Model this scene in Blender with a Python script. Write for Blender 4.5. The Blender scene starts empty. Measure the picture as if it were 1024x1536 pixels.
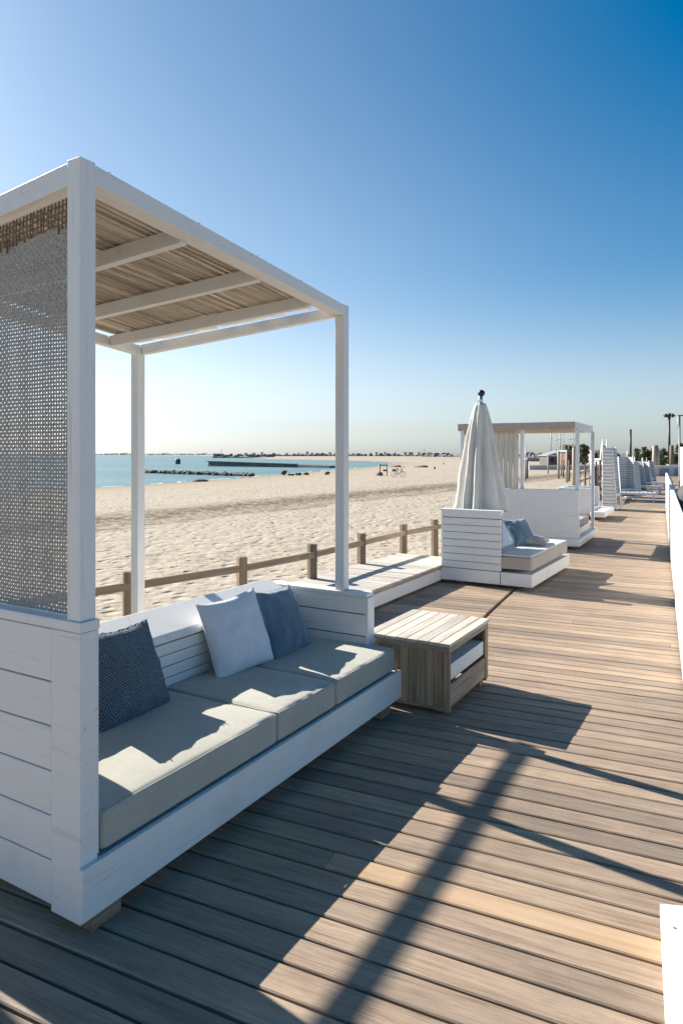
import bpy, bmesh, math, random
import numpy as np
from mathutils import Vector, Matrix, noise, Quaternion

R = math.radians
rng = random.Random(7)
scene = bpy.context.scene
COL = scene.collection

# ------------------------------------------------------------------ helpers
class MB:
    """collects shapes, builds ONE mesh object; every vertex carries a random 'rnd'"""
    def __init__(s):
        s.v, s.f, s.r = [], [], []
    def add(s, vs, fs, r=None):
        o = len(s.v)
        if r is None: r = rng.random()
        s.v += [tuple(p) for p in vs]; s.r += [r]*len(vs)
        s.f += [tuple(i+o for i in f) for f in fs]
        return s
    def box(s, lo, hi, r=None):
        x0, y0, z0 = lo; x1, y1, z1 = hi
        vs = [(x0,y0,z0),(x1,y0,z0),(x1,y1,z0),(x0,y1,z0),(x0,y0,z1),(x1,y0,z1),(x1,y1,z1),(x0,y1,z1)]
        return s.add(vs, [(0,3,2,1),(4,5,6,7),(0,1,5,4),(1,2,6,5),(2,3,7,6),(3,0,4,7)], r)
    def hexa(s, bottom, top, r=None):
        return s.add(list(bottom)+list(top), [(0,3,2,1),(4,5,6,7),(0,1,5,4),(1,2,6,5),(2,3,7,6),(3,0,4,7)], r)
    def bar(s, p0, p1, w, h, r=None, up=(0,0,1)):
        """bar with its top face centre line on p0-p1, width w sideways, height h downward"""
        p0, p1 = Vector(p0), Vector(p1)
        d = (p1-p0).normalized(); side = d.cross(Vector(up)).normalized(); u = side.cross(d)
        a = side*w/2
        return s.hexa([p0-a-u*h, p0+a-u*h, p1+a-u*h, p1-a-u*h], [p0-a, p0+a, p1+a, p1-a], r)
    def tube(s, pts, rad, n=8, r=None, caps=True):
        pts = [Vector(p) for p in pts]
        if not isinstance(rad, (list, tuple)): rad = [rad]*len(pts)
        vs, fs = [], []
        for i, p in enumerate(pts):
            d = (pts[min(i+1, len(pts)-1)]-pts[max(i-1, 0)]).normalized()
            ref = Vector((0,0,1)) if abs(d.z) < .9 else Vector((1,0,0))
            a = d.cross(ref).normalized(); b = d.cross(a)
            for k in range(n):
                t = 2*math.pi*k/n
                vs.append(p+(a*math.cos(t)+b*math.sin(t))*rad[i])
        for i in range(len(pts)-1):
            for k in range(n):
                fs.append((i*n+k, (i+1)*n+k, (i+1)*n+(k+1) % n, i*n+(k+1) % n))
        if caps:
            fs.append(tuple(range(n))); fs.append(tuple((len(pts)-1)*n+k for k in reversed(range(n))))
        return s.add(vs, fs, r)
    def build(s, name, mat=None, parent=None, smooth=False, bevel=0, solid=0, seg=2):
        me = bpy.data.meshes.new(name); me.from_pydata(s.v, [], s.f); me.update()
        at = me.attributes.new('rnd', 'FLOAT', 'POINT'); at.data.foreach_set('value', s.r)
        return link(name, me, mat, parent, smooth, bevel, solid, seg)

def link(name, me, mat=None, parent=None, smooth=False, bevel=0, solid=0, seg=2):
    if smooth: me.polygons.foreach_set('use_smooth', [True]*len(me.polygons))
    if mat: me.materials.append(mat)
    o = bpy.data.objects.new(name, me); COL.objects.link(o)
    if parent: o.parent = parent
    if solid:
        m = o.modifiers.new('solid', 'SOLIDIFY'); m.thickness = solid; m.offset = 0
    if bevel:
        m = o.modifiers.new('bevel', 'BEVEL'); m.width = bevel; m.segments = seg; m.limit_method = 'ANGLE'; m.angle_limit = R(40)
    return o

def tag(o, label=None, cat=None, group=None, kind=None):
    if label: o['label'] = label
    if cat: o['category'] = cat
    if group: o['group'] = group
    if kind: o['kind'] = kind
    return o

def empty(name, loc=(0,0,0), rz=0.0):
    o = bpy.data.objects.new(name, None); COL.objects.link(o)
    o.location = loc; o.rotation_euler = (0, 0, rz); o.empty_display_size = .2
    return o

def copy_tree(o, parent=None):
    c = o.copy(); COL.objects.link(c)
    if parent: c.parent = parent
    for ch in list(o.children): copy_tree(ch, c)
    return c

def rounded_box(lo, hi, rad, cuts=12, puff=0.0, wr=0.0, seed=0, wdir=0):
    """soft cushion: rounded edges, puffed top, wrinkles"""
    lo, hi = Vector(lo), Vector(hi); c = (lo+hi)/2; h = (hi-lo)/2
    bm = bmesh.new(); bmesh.ops.create_cube(bm, size=2)
    bmesh.ops.subdivide_edges(bm, edges=bm.edges[:], cuts=cuts, use_grid_fill=True)
    for v in bm.verts:
        q = v.co.copy()
        # push grid rows towards the edges so the rounding is resolved
        q = Vector([math.copysign(abs(t)**.72, t) for t in q])
        p = Vector((q.x*h.x, q.y*h.y, q.z*h.z))
        inner = Vector([max(-(h[i]-rad), min(h[i]-rad, p[i])) for i in range(3)])
        d = p-inner
        if d.length > 1e-9: p = inner+d.normalized()*rad
        a, b = p.x/h.x, p.y/h.y
        k = (1-a**4)*(1-b**4)
        if p.z > 0: p.z += puff*k*(p.z/h.z)
        if p.z > 0 and wr:
            w = noise.noise(Vector((p.x*3+seed, p.y*3, 1)))*wr*1.3
            edge = (max(abs(a), abs(b)))**3
            if wdir == 0: w += noise.noise(Vector((p.x*17+seed, p.y*3.5+seed, 3)))*wr*(.35+edge*1.1)
            else: w += noise.noise(Vector((p.x*4+seed, p.y*15+seed, 3)))*wr*(.35+edge*1.1)
            p.z += w*(p.z/h.z)
        v.co = p+c
    me = bpy.data.meshes.new('cushion'); bm.to_mesh(me); bm.free()
    return me

# ------------------------------------------------------------------ materials
def new_mat(name):
    m = bpy.data.materials.new(name); m.use_nodes = True
    nt = m.node_tree; b = nt.nodes['Principled BSDF']
    return m, nt, b
def N(nt, t, **kw):
    n = nt.nodes.new(t)
    for k, v in kw.items(): setattr(n, k, v)
    return n
def L(nt, a, b): nt.links.new(a, b)
def ramp(nt, fac, stops):
    n = N(nt, 'ShaderNodeValToRGB'); e = n.color_ramp.elements
    while len(e) < len(stops): e.new(.5)
    for i, (p, c) in enumerate(stops):
        e[i].position = p; e[i].color = (c[0], c[1], c[2], 1)
    L(nt, fac, n.inputs['Fac']); return n.outputs['Color']
def mix(nt, fac, a, b, mode='MIX'):
    n = N(nt, 'ShaderNodeMix', data_type='RGBA', blend_type=mode)
    for s, v in ((n.inputs[0], fac), (n.inputs[6], a), (n.inputs[7], b)):
        if isinstance(v, (int, float)): s.default_value = v
        elif isinstance(v, tuple): s.default_value = (v[0], v[1], v[2], 1)
        else: L(nt, v, s)
    return n.outputs[2]
def math_n(nt, op, a, b=0.0, c=0.0):
    n = N(nt, 'ShaderNodeMath', operation=op)
    for s, v in zip(n.inputs, (a, b, c)):
        if isinstance(v, (int, float)): s.default_value = v
        else: L(nt, v, s)
    return n.outputs[0]
def obj_co(nt, scale=(1,1,1), rnd_offset=0.0):
    tc = N(nt, 'ShaderNodeTexCoord'); mp = N(nt, 'ShaderNodeMapping'); mp.inputs['Scale'].default_value = scale
    src = tc.outputs['Object']
    if rnd_offset:
        a = N(nt, 'ShaderNodeAttribute', attribute_name='rnd')
        v = N(nt, 'ShaderNodeVectorMath', operation='MULTIPLY_ADD')
        L(nt, a.outputs['Vector'], v.inputs[0]); v.inputs[1].default_value = (rnd_offset,)*3
        L(nt, src, v.inputs[2]); src = v.outputs[0]
    L(nt, src, mp.inputs['Vector']); return mp.outputs['Vector']
def noise_n(nt, vec, scale, detail=4, rough=.55, dist=0):
    n = N(nt, 'ShaderNodeTexNoise'); n.inputs['Scale'].default_value = scale
    n.inputs['Detail'].default_value = detail; n.inputs['Roughness'].default_value = rough; n.inputs['Distortion'].default_value = dist
    L(nt, vec, n.inputs['Vector']); return n.outputs['Fac']
def bump(nt, b, h, strength=.3, dist=.01):
    n = N(nt, 'ShaderNodeBump'); n.inputs['Strength'].default_value = strength; n.inputs['Distance'].default_value = dist
    L(nt, h, n.inputs['Height']); L(nt, n.outputs['Normal'], b.inputs['Normal']); return n

def m_white(name='white_paint', base=(.77,.77,.755), dirt=(.52,.50,.46), amount=1.0, axis=1):
    m, nt, b = new_mat(name)
    co = obj_co(nt)
    sg = [46.0]*3; sg[axis] = 2.2
    gr = noise_n(nt, obj_co(nt, tuple(sg), 17.0), 1.0, 6, .65, .8)
    big = noise_n(nt, co, 2.2, 6, .65)
    fine = noise_n(nt, co, 26, 5, .7)
    f = math_n(nt, 'MULTIPLY', math_n(nt, 'SUBTRACT', big, .56), 1.5*amount)
    f2 = math_n(nt, 'MULTIPLY', math_n(nt, 'SUBTRACT', fine, .68), 3.5*amount)
    f = math_n(nt, 'MAXIMUM', f, f2); f.node.use_clamp = True
    at = N(nt, 'ShaderNodeAttribute', attribute_name='rnd')
    c = mix(nt, f, base, dirt)
    c = mix(nt, math_n(nt, 'MULTIPLY', at.outputs['Fac'], .12), c, (base[0]*.72, base[1]*.72, base[2]*.72))
    L(nt, c, b.inputs['Base Color']); b.inputs['Roughness'].default_value = .5
    vk = N(nt, 'ShaderNodeTexVoronoi'); vk.inputs['Scale'].default_value = 2.6; L(nt, co, vk.inputs['Vector'])
    kn = math_n(nt, 'MULTIPLY', ramp(nt, vk.outputs['Distance'], [(.012, (1,1,1)), (.03, (0,0,0))]), .6*amount)
    c = mix(nt, kn, c, (.16,.14,.12))
    L(nt, c, b.inputs['Base Color'])
    c = mix(nt, ramp(nt, gr, [(.30, (.55,.55,.55)), (.42, (0,0,0))]), c, (base[0]*.62, base[1]*.61, base[2]*.58))
    L(nt, c, b.inputs['Base Color'])
    bump(nt, b, gr, .35, .004)
    return m
def m_wood(name, dark, mid, light, axis=0, scale=1.0, rough=.75, wavy=False, bstr=.35):
    m, nt, b = new_mat(name)
    s = [34*scale]*3; s[axis] = 1.6*scale
    co = obj_co(nt, tuple(s), 37.0)
    g = noise_n(nt, co, 1.0, 7, .66, .6)
    s2 = [9*scale]*3; s2[axis] = .7*scale
    g2 = noise_n(nt, obj_co(nt, tuple(s2), 53.0), 1.0, 4, .6, 1.2)
    s3 = [120*scale]*3; s3[axis] = 3*scale
    g3 = noise_n(nt, obj_co(nt, tuple(s3), 11.0), 1.0, 3, .6)
    f = math_n(nt, 'ADD', math_n(nt, 'MULTIPLY', g, .55), math_n(nt, 'MULTIPLY', g2, .45))
    if wavy:      # growth rings running along the board, bent round knots
        s4 = [14.0]*3; s4[axis] = 1.1
        wv = N(nt, 'ShaderNodeTexWave', wave_type='BANDS', bands_direction='Y'); wv.inputs['Scale'].default_value = .9
        wv.inputs['Distortion'].default_value = 16; wv.inputs['Detail'].default_value = 4; wv.inputs['Detail Scale'].default_value = .8
        L(nt, obj_co(nt, tuple(s4), 91.0), wv.inputs['Vector'])
        f = math_n(nt, 'ADD', math_n(nt, 'MULTIPLY', f, .80), math_n(nt, 'MULTIPLY', wv.outputs['Fac'], .20))
    col = ramp(nt, f, [(.30, dark), (.47, mid), (.66, light)])
    crack = ramp(nt, g3, [(.34, (.35,.33,.32)), (.46, (1,1,1))])
    col = mix(nt, .55, col, crack, 'MULTIPLY')
    at = N(nt, 'ShaderNodeAttribute', attribute_name='rnd')
    tint = ramp(nt, at.outputs['Fac'], [(0, (.70,.70,.70)), (.3, (.92,.90,.88)), (.7, (1.04,1.0,.95)), (1, (1.17,1.13,1.06))])
    col = mix(nt, 1.0, col, tint, 'MULTIPLY')
    L(nt, col, b.inputs['Base Color']); b.inputs['Roughness'].default_value = rough
    b.inputs['Specular IOR Level'].default_value = .3
    bump(nt, b, math_n(nt, 'ADD', g, g3), bstr, .004)
    return m, nt, b, col
def m_plain(name, col, rough=.6, metal=0.0, var=.15, scale=12, bstr=.1):
    m, nt, b = new_mat(name)
    n = noise_n(nt, obj_co(nt), scale, 5, .6)
    d = tuple(c*(1-var) for c in col); l = tuple(min(1, c*(1+var)) for c in col)
    L(nt, ramp(nt, n, [(.3, d), (.7, l)]), b.inputs['Base Color'])
    b.inputs['Roughness'].default_value = rough; b.inputs['Metallic'].default_value = metal
    if bstr: bump(nt, b, n, bstr, .004)
    return m
def m_fabric(name, col, weave=900, wr=5, wstr=.25, sheen=.2, translucent=0.0, var=.12):
    m, nt, b = new_mat(name)
    co = obj_co(nt)
    n = noise_n(nt, co, wr, 5, .6, .3); n2 = noise_n(nt, co, 42, 4, .7)
    f = math_n(nt, 'ADD', math_n(nt, 'MULTIPLY', n, .6), math_n(nt, 'MULTIPLY', n2, .4))
    L(nt, ramp(nt, f, [(.3, tuple(c*(1-var) for c in col)), (.7, tuple(min(1, c*(1+var)) for c in col))]), b.inputs['Base Color'])
    b.inputs['Roughness'].default_value = .9; b.inputs['Specular IOR Level'].default_value = .15
    b.inputs['Sheen Weight'].default_value = sheen
    fine = noise_n(nt, co, weave, 2)
    h = math_n(nt, 'ADD', n, math_n(nt, 'MULTIPLY', fine, .08))
    bump(nt, b, h, wstr, .02)
    if translucent:
        out = nt.nodes['Material Output']; tr = N(nt, 'ShaderNodeBsdfTranslucent'); tr.inputs['Color'].default_value = (*col, 1)
        mx = N(nt, 'ShaderNodeMixShader'); mx.inputs[0].default_value = translucent
        L(nt, b.outputs[0], mx.inputs[1]); L(nt, tr.outputs[0], mx.inputs[2]); L(nt, mx.outputs[0], out.inputs['Surface'])
    return m

M = {}
M['white'] = m_white()
M['white_worn'] = m_white('worn_white_paint', (.76,.76,.745), (.47,.44,.39), 1.2)
M['white_z'] = m_white('white_paint_upright', axis=2)
M['white_x'] = m_white('white_paint_lengthwise', axis=0)
M['groove'] = m_plain('shadow_gap_wood', (.05,.048,.045), .9)
# deck boards: attribute rnd plus 'fresh' for the one new board
M['deck'], _nt, _b, _c = m_wood('deck_wood', (.215,.16,.117), (.35,.268,.20), (.445,.355,.272), axis=0, scale=1.7, bstr=.55)
_a = N(_nt, 'ShaderNodeAttribute', attribute_name='fresh')
_g = noise_n(_nt, obj_co(_nt, (1.2, 22, 22)), 1.0, 5, .6, .8)
_fresh = ramp(_nt, _g, [(.3, (.37,.245,.145)), (.7, (.53,.38,.25))])
_stain = noise_n(_nt, obj_co(_nt, (.7, 1.4, 1)), 1.5, 7, .72)
_c2 = mix(_nt, ramp(_nt, _stain, [(.46, (0,0,0)), (.72, (.6,.6,.6))]), _c, (.15,.12,.098))
_speck = noise_n(_nt, obj_co(_nt, (1, 1, 1)), 55, 3, .6)
_c2 = mix(_nt, ramp(_nt, _speck, [(.66, (0,0,0)), (.74, (.4,.4,.4))]), _c2, (.09,.075,.062))
L(_nt, mix(_nt, _a.outputs['Fac'], _c2, _fresh), _b.inputs['Base Color'])
_b.inputs['Roughness'].default_value = .62
M['platform_wood'] = m_wood('bleached_slat_wood', (.34,.31,.28), (.52,.49,.45), (.68,.65,.60), axis=1, bstr=.3)[0]
M['table_top'] = m_wood('bleached_table_wood', (.36,.32,.27), (.55,.51,.45), (.70,.66,.60), axis=0, bstr=.3)[0]
M['old_wood_z'] = m_wood('weathered_wood_upright', (.15,.103,.065), (.36,.258,.168), (.54,.41,.28), axis=2, bstr=.5)[0]
M['old_wood_x'] = m_wood('weathered_wood_lengthwise', (.17,.13,.095), (.35,.275,.20), (.50,.41,.32), axis=0, bstr=.5)[0]
M['old_wood_y'] = m_wood('weathered_wood_crosswise', (.17,.13,.09), (.34,.265,.19), (.50,.40,.30), axis=1, bstr=.5)[0]
M['fence_wood'] = m_wood('fence_wood', (.14,.105,.075), (.25,.19,.135), (.36,.285,.21), axis=2, bstr=.4)[0]
M['rail_wood'] = m_wood('rail_wood', (.15,.115,.085), (.27,.21,.15), (.38,.30,.22), axis=0, bstr=.4)[0]
M['block'] = m_wood('block_wood', (.14,.10,.07), (.26,.2,.14), (.38,.3,.21), axis=0)[0]
M['cushion'] = m_fabric('sage_grey_cushion_cloth', (.42,.41,.355), wr=4, wstr=.25)
M['cushion_pale'] = m_fabric('pale_cushion_cloth', (.62,.61,.58), wr=4, wstr=.12)
M['cushion_taupe'] = m_fabric('taupe_cushion_cloth', (.42,.37,.33), wr=4, wstr=.12)
M['pillow_white'] = m_fabric('white_pillow_cloth', (.66,.68,.73), wr=7, wstr=.25)
M['pillow_slate'] = m_fabric('slate_blue_velvet', (.10,.17,.23), wr=6, wstr=.25, sheen=.5, var=.3)
M['pillow_pale_blue'] = m_fabric('pale_blue_cloth', (.42,.50,.58), wr=6, wstr=.25)
M['curtain'] = m_fabric('white_curtain_cloth', (.78,.77,.73), wr=5, wstr=.1, translucent=.45, var=.05)
M['canvas'] = m_fabric('cream_parasol_canvas', (.74,.72,.67), wr=5, wstr=.15, translucent=.18)
M['grey_canvas'] = m_fabric('grey_canvas', (.09,.09,.095), wr=5)
M['chrome'] = m_plain('steel_grey', (.55,.56,.58), .3, .9, .05)
M['black'] = m_plain('black_metal', (.018,.02,.024), .45, .2)
M['pole_grey'] = m_plain('galvanised_metal', (.32,.33,.34), .5, .4)
M['white_metal'] = m_plain('white_metal', (.72,.73,.73), .4, 0, .06)
M['pole_beige'] = m_plain('pale_wood_post', (.44,.38,.31), .8)
M['pole_brown'] = m_plain('brown_wood_post', (.17,.12,.085), .8)

def knit():
    m, nt, b = new_mat('navy_knit')
    tc = N(nt, 'ShaderNodeTexCoord')
    sp = N(nt, 'ShaderNodeSeparateXYZ'); L(nt, tc.outputs['Object'], sp.inputs[0])
    row = math_n(nt, 'MULTIPLY', sp.outputs['Y'], 112.0)
    fr = math_n(nt, 'FLOOR', row)
    off = math_n(nt, 'MULTIPLY', math_n(nt, 'MODULO', fr, 2.0), .5)
    colx = math_n(nt, 'ADD', math_n(nt, 'MULTIPLY', sp.outputs['X'], 72.0), off)
    a = math_n(nt, 'ABSOLUTE', math_n(nt, 'SINE', math_n(nt, 'MULTIPLY', row, math.pi)))
    c = math_n(nt, 'ABSOLUTE', math_n(nt, 'SINE', math_n(nt, 'MULTIPLY', colx, math.pi)))
    h = math_n(nt, 'MULTIPLY', math_n(nt, 'POWER', a, .6), math_n(nt, 'POWER', c, .6))
    nz = noise_n(nt, tc.outputs['Object'], 9, 5, .7)
    f = math_n(nt, 'MULTIPLY', h, math_n(nt, 'ADD', nz, .35))
    L(nt, ramp(nt, f, [(.08, (.03,.052,.072)), (.40, (.11,.175,.225)), (.80, (.26,.35,.42))]), b.inputs['Base Color'])
    b.inputs['Roughness'].default_value = .9
    bump(nt, b, h, .9, .012)
    return m
M['knit'] = knit()

def reed():
    m, nt, b = new_mat('dry_reed')
    at = N(nt, 'ShaderNodeAttribute', attribute_name='rnd')
    n = noise_n(nt, obj_co(nt, (6, 6, 6), 20.0), 2.0, 4)
    f = math_n(nt, 'ADD', math_n(nt, 'MULTIPLY', at.outputs['Fac'], .65), math_n(nt, 'MULTIPLY', n, .35))
    c = ramp(nt, f, [(.12, (.36,.31,.25)), (.45, (.56,.50,.42)), (.85, (.70,.64,.55))])
    L(nt, c, b.inputs['Base Color']); b.inputs['Roughness'].default_value = .7
    out = nt.nodes['Material Output']; tr = N(nt, 'ShaderNodeBsdfTranslucent'); L(nt, c, tr.inputs['Color'])
    mx = N(nt, 'ShaderNodeMixShader'); mx.inputs[0].default_value = .45
    L(nt, b.outputs[0], mx.inputs[1]); L(nt, tr.outputs[0], mx.inputs[2]); L(nt, mx.outputs[0], out.inputs['Surface'])
    return m
M['reed'] = reed()
M['weave'] = m_plain('grey_woven_cord', (.36,.34,.31), .8, 0, .25, 60)
M['frayed'] = m_plain('brown_frayed_cord', (.20,.145,.09), .8, 0, .4, 40)

def sand_mat():
    m, nt, b = new_mat('beach_sand')
    geo = N(nt, 'ShaderNodeNewGeometry'); P = geo.outputs['Position']
    sp = N(nt, 'ShaderNodeSeparateXYZ'); L(nt, P, sp.inputs[0])
    sd = N(nt, 'ShaderNodeAttribute', attribute_name='shore').outputs['Fac']
    big = noise_n(nt, P, .35, 5, .6); mid = noise_n(nt, P, 2.3, 6, .65); fine = noise_n(nt, P, 60, 3, .7)
    f = math_n(nt, 'ADD', math_n(nt, 'MULTIPLY', mid, .6), math_n(nt, 'MULTIPLY', fine, .4))
    c = ramp(nt, f, [(.3, (.31,.26,.20)), (.52, (.40,.345,.275)), (.7, (.465,.41,.33))])
    c = mix(nt, ramp(nt, big, [(.4, (0,0,0)), (.7, (.5,.5,.5))]), c, (.45,.39,.315))
    # strand line of dark weed and trodden sand, along the beach
    nx, ny = .8405, -.5418
    d = math_n(nt, 'ADD', math_n(nt, 'MULTIPLY', sp.outputs['X'], nx), math_n(nt, 'MULTIPLY', sp.outputs['Y'], ny))
    d = math_n(nt, 'ADD', d, 18.2)
    d = math_n(nt, 'ADD', d, math_n(nt, 'MULTIPLY', math_n(nt, 'SUBTRACT', noise_n(nt, P, .22, 4, .6), .5), 2.2))
    band = math_n(nt, 'SUBTRACT', 1.0, math_n(nt, 'MULTIPLY', math_n(nt, 'ABSOLUTE', d), .34)); band.node.use_clamp = True
    band2 = math_n(nt, 'SUBTRACT', 1.0, math_n(nt, 'MULTIPLY', math_n(nt, 'ABSOLUTE', math_n(nt, 'SUBTRACT', d, 2.3)), 1.5)); band2.node.use_clamp = True
    band = math_n(nt, 'MAXIMUM', band, math_n(nt, 'MULTIPLY', band2, .7))
    clump = ramp(nt, noise_n(nt, P, 3.2, 6, .75), [(.43, (0,0,0)), (.56, (1,1,1))])
    bf = math_n(nt, 'MULTIPLY', band, math_n(nt, 'ADD', math_n(nt, 'MULTIPLY', clump, 1.1), .30)); bf.node.use_clamp = True
    c = mix(nt, bf, c, (.13,.095,.062))
    # smoother wet sand near the water
    wet = ramp(nt, math_n(nt, 'MULTIPLY', sd, .1), [(.06, (1,1,1)), (.30, (.45,.45,.45)), (.95, (0,0,0))])
    c = mix(nt, wet, c, (.33,.25,.165))
    L(nt, c, b.inputs['Base Color']); b.inputs['Roughness'].default_value = .95
    b.inputs['Specular IOR Level'].default_value = .1
    foot = noise_n(nt, P, 3.0, 3, .5, .5); foot2 = noise_n(nt, P, 9, 4, .6)
    h = math_n(nt, 'ADD', math_n(nt, 'MULTIPLY', foot, 1.0), math_n(nt, 'MULTIPLY', foot2, .25))
    vo = N(nt, 'ShaderNodeTexVoronoi', feature='SMOOTH_F1'); vo.inputs['Scale'].default_value = 3.6; L(nt, P, vo.inputs['Vector'])
    pit = ramp(nt, vo.outputs['Distance'], [(.10, (0,0,0)), (.34, (1,1,1))])
    vo2 = N(nt, 'ShaderNodeTexVoronoi', feature='SMOOTH_F1'); vo2.inputs['Scale'].default_value = 5.2; L(nt, P, vo2.inputs['Vector'])
    h = math_n(nt, 'ADD', h, math_n(nt, 'MULTIPLY', pit, .55)); h = math_n(nt, 'ADD', h, math_n(nt, 'MULTIPLY', vo2.outputs['Distance'], .25))
    h = math_n(nt, 'ADD', h, math_n(nt, 'MULTIPLY', fine, .03))
    h = math_n(nt, 'MULTIPLY', h, math_n(nt, 'SUBTRACT', 1.0, math_n(nt, 'MULTIPLY', wet, .8)))
    bump(nt, b, h, 1.0, .075)
    return m
M['sand'] = sand_mat()

def sea_mat():
    m, nt, b = new_mat('sea_water')
    geo = N(nt, 'ShaderNodeNewGeometry'); P = geo.outputs['Position']
    mp = N(nt, 'ShaderNodeMapping'); mp.inputs['Scale'].default_value = (.35, 1.2, 1); mp.inputs['Rotation'].default_value = (0, 0, .25); L(nt, P, mp.inputs[0])
    w = noise_n(nt, mp.outputs[0], 1.4, 5, .6, .4); w2 = noise_n(nt, mp.outputs[0], .12, 3, .5)
    n3 = noise_n(nt, mp.outputs[0], .05, 5, .6)
    L(nt, ramp(nt, n3, [(.35, (.10,.185,.19)), (.65, (.17,.275,.27))]), b.inputs['Base Color'])
    b.inputs['Roughness'].default_value = .32; b.inputs['IOR'].default_value = 1.33
    bump(nt, b, math_n(nt, 'ADD', w, math_n(nt, 'MULTIPLY', w2, 1.5)), .8, .35)
    return m
M['sea'] = sea_mat()

# ------------------------------------------------------------------ camera (24 mm full frame, level, eye 1.65 m above the deck)
EYE, F, HZ = 1.65, 1024.0, 682.0
cam = bpy.data.cameras.new('camera'); cam_o = bpy.data.objects.new('camera', cam); COL.objects.link(cam_o)
cam.sensor_width = 36; cam.sensor_fit = 'AUTO'; cam.lens = 24; cam.shift_y = -(768-HZ)/1536
cam.clip_start = .05; cam.clip_end = 120000
cam_o.location = (0, 0, EYE); cam_o.rotation_euler = (R(90), 0, 0)
scene.camera = cam_o

def px2(x, y, z=0.0, Y=None):
    if Y is None: Y = F*(EYE-z)/(y-HZ)
    return Vector(((x-512)*Y/F, Y, z))

# ------------------------------------------------------------------ light
EL = R(32); AZ = math.atan2(-.78, .625)      # compass azimuth of the sun from +Y
sun_dir = Vector((math.sin(AZ)*math.cos(EL), math.cos(AZ)*math.cos(EL), math.sin(EL)))
sl = bpy.data.lights.new('sun', 'SUN'); sl.energy = 5.0; sl.angle = R(.3); sl.color = (1, .93, .83)
so = bpy.data.objects.new('sun', sl); COL.objects.link(so); so.location = (-20, 20, 30)
so.rotation_euler = (-sun_dir).to_track_quat('-Z', 'Y').to_euler()
w = bpy.data.worlds.new('World'); scene.world = w; w.use_nodes = True
wn = w.node_tree; bg = wn.nodes['Background']
sky = wn.nodes.new('ShaderNodeTexSky'); sky.sky_type = 'NISHITA'; sky.sun_disc = False
sky.sun_elevation = EL; sky.sun_rotation = AZ; sky.air_density = 1.0; sky.dust_density = 1.5; sky.ozone_density = 5; sky.altitude = 1000
hs = wn.nodes.new('ShaderNodeHueSaturation'); hs.inputs['Hue'].default_value = .491; 
# sea haze: the sky is paler towards the sun and towards the horizon
tcw = wn.nodes.new('ShaderNodeTexCoord'); dt = wn.nodes.new('ShaderNodeVectorMath'); dt.operation = 'DOT_PRODUCT'
wn.links.new(tcw.outputs['Generated'], dt.inputs[0]); dt.inputs[1].default_value = sun_dir
r1 = wn.nodes.new('ShaderNodeMapRange'); r1.interpolation_type = 'SMOOTHSTEP'; wn.links.new(dt.outputs['Value'], r1.inputs[0])
for i_, v_ in ((1, .2), (2, .9), (3, 1.12), (4, .76)): r1.inputs[i_].default_value = v_
sz_ = wn.nodes.new('ShaderNodeSeparateXYZ'); wn.links.new(tcw.outputs['Generated'], sz_.inputs[0])
r2 = wn.nodes.new('ShaderNodeMapRange'); r2.interpolation_type = 'SMOOTHSTEP'; wn.links.new(sz_.outputs['Z'], r2.inputs[0])
for i_, v_ in ((1, 0), (2, .27), (3, .38), (4, 1)): r2.inputs[i_].default_value = v_
ms = wn.nodes.new('ShaderNodeMath'); ms.operation = 'MULTIPLY'; wn.links.new(r1.outputs[0], ms.inputs[0]); wn.links.new(r2.outputs[0], ms.inputs[1])
r3 = wn.nodes.new('ShaderNodeMapRange'); r3.interpolation_type = 'SMOOTHSTEP'; wn.links.new(sz_.outputs['Z'], r3.inputs[0])
for i_, v_ in ((1, .22), (2, .6), (3, 1.03), (4, 1.33)): r3.inputs[i_].default_value = v_
ms2 = wn.nodes.new('ShaderNodeMath'); ms2.operation = 'MULTIPLY'; wn.links.new(ms.outputs[0], ms2.inputs[0]); wn.links.new(r3.outputs[0], ms2.inputs[1])
wn.links.new(ms2.outputs[0], hs.inputs['Saturation']); tn = wn.nodes.new('ShaderNodeMix'); tn.data_type = 'RGBA'; tn.blend_type = 'MULTIPLY'; tn.inputs[0].default_value = 1; tn.inputs[7].default_value = (.955, 1.04, 1.03, 1)
wn.links.new(sky.outputs[0], tn.inputs[6]); wn.links.new(tn.outputs[2], hs.inputs['Color'])
wn.links.new(hs.outputs[0], bg.inputs['Color']); bg.inputs['Strength'].default_value = .065
scene.view_settings.view_transform = 'Standard'; scene.view_settings.look = 'None'
scene.view_settings.exposure = 1.05; scene.view_settings.gamma = 1
scene.render.engine = 'CYCLES'; scene.cycles.diffuse_bounces = 6; scene.cycles.max_bounces = 12

# ------------------------------------------------------------------ ground sheet (beach) and sea
WATER = [(-95,-160),(-26,25),(-17.8,49.2),(-13,62.7),(-5.4,89.6),(2.1,119),(11,158),(17,205),(12,250),(-4,290),(-18,325),(-38,365),(-62,480),(-135,820),(-420,2000),(-1500,5000),(-9000,22000),(-90000,90000),(-90000,-160)]
def shore_sd(X, Y):
    W = np.array(WATER); d = np.full(X.shape, 1e12); inside = np.zeros(X.shape, bool)
    n = len(W)
    for i in range(n):
        a = W[i]; b = W[(i+1) % n]; e = b-a
        t = np.clip(((X-a[0])*e[0]+(Y-a[1])*e[1])/(e@e), 0, 1)
        d = np.minimum(d, (X-a[0]-t*e[0])**2+(Y-a[1]-t*e[1])**2)
        c = (a[1] > Y) != (b[1] > Y)
        xi = a[0]+(Y-a[1])/(b[1]-a[1]+1e-12)*e[0]
        inside ^= c & (X < xi)
    d = np.sqrt(d); return np.where(inside, -d, d)
SEA_Z = -.8
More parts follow.
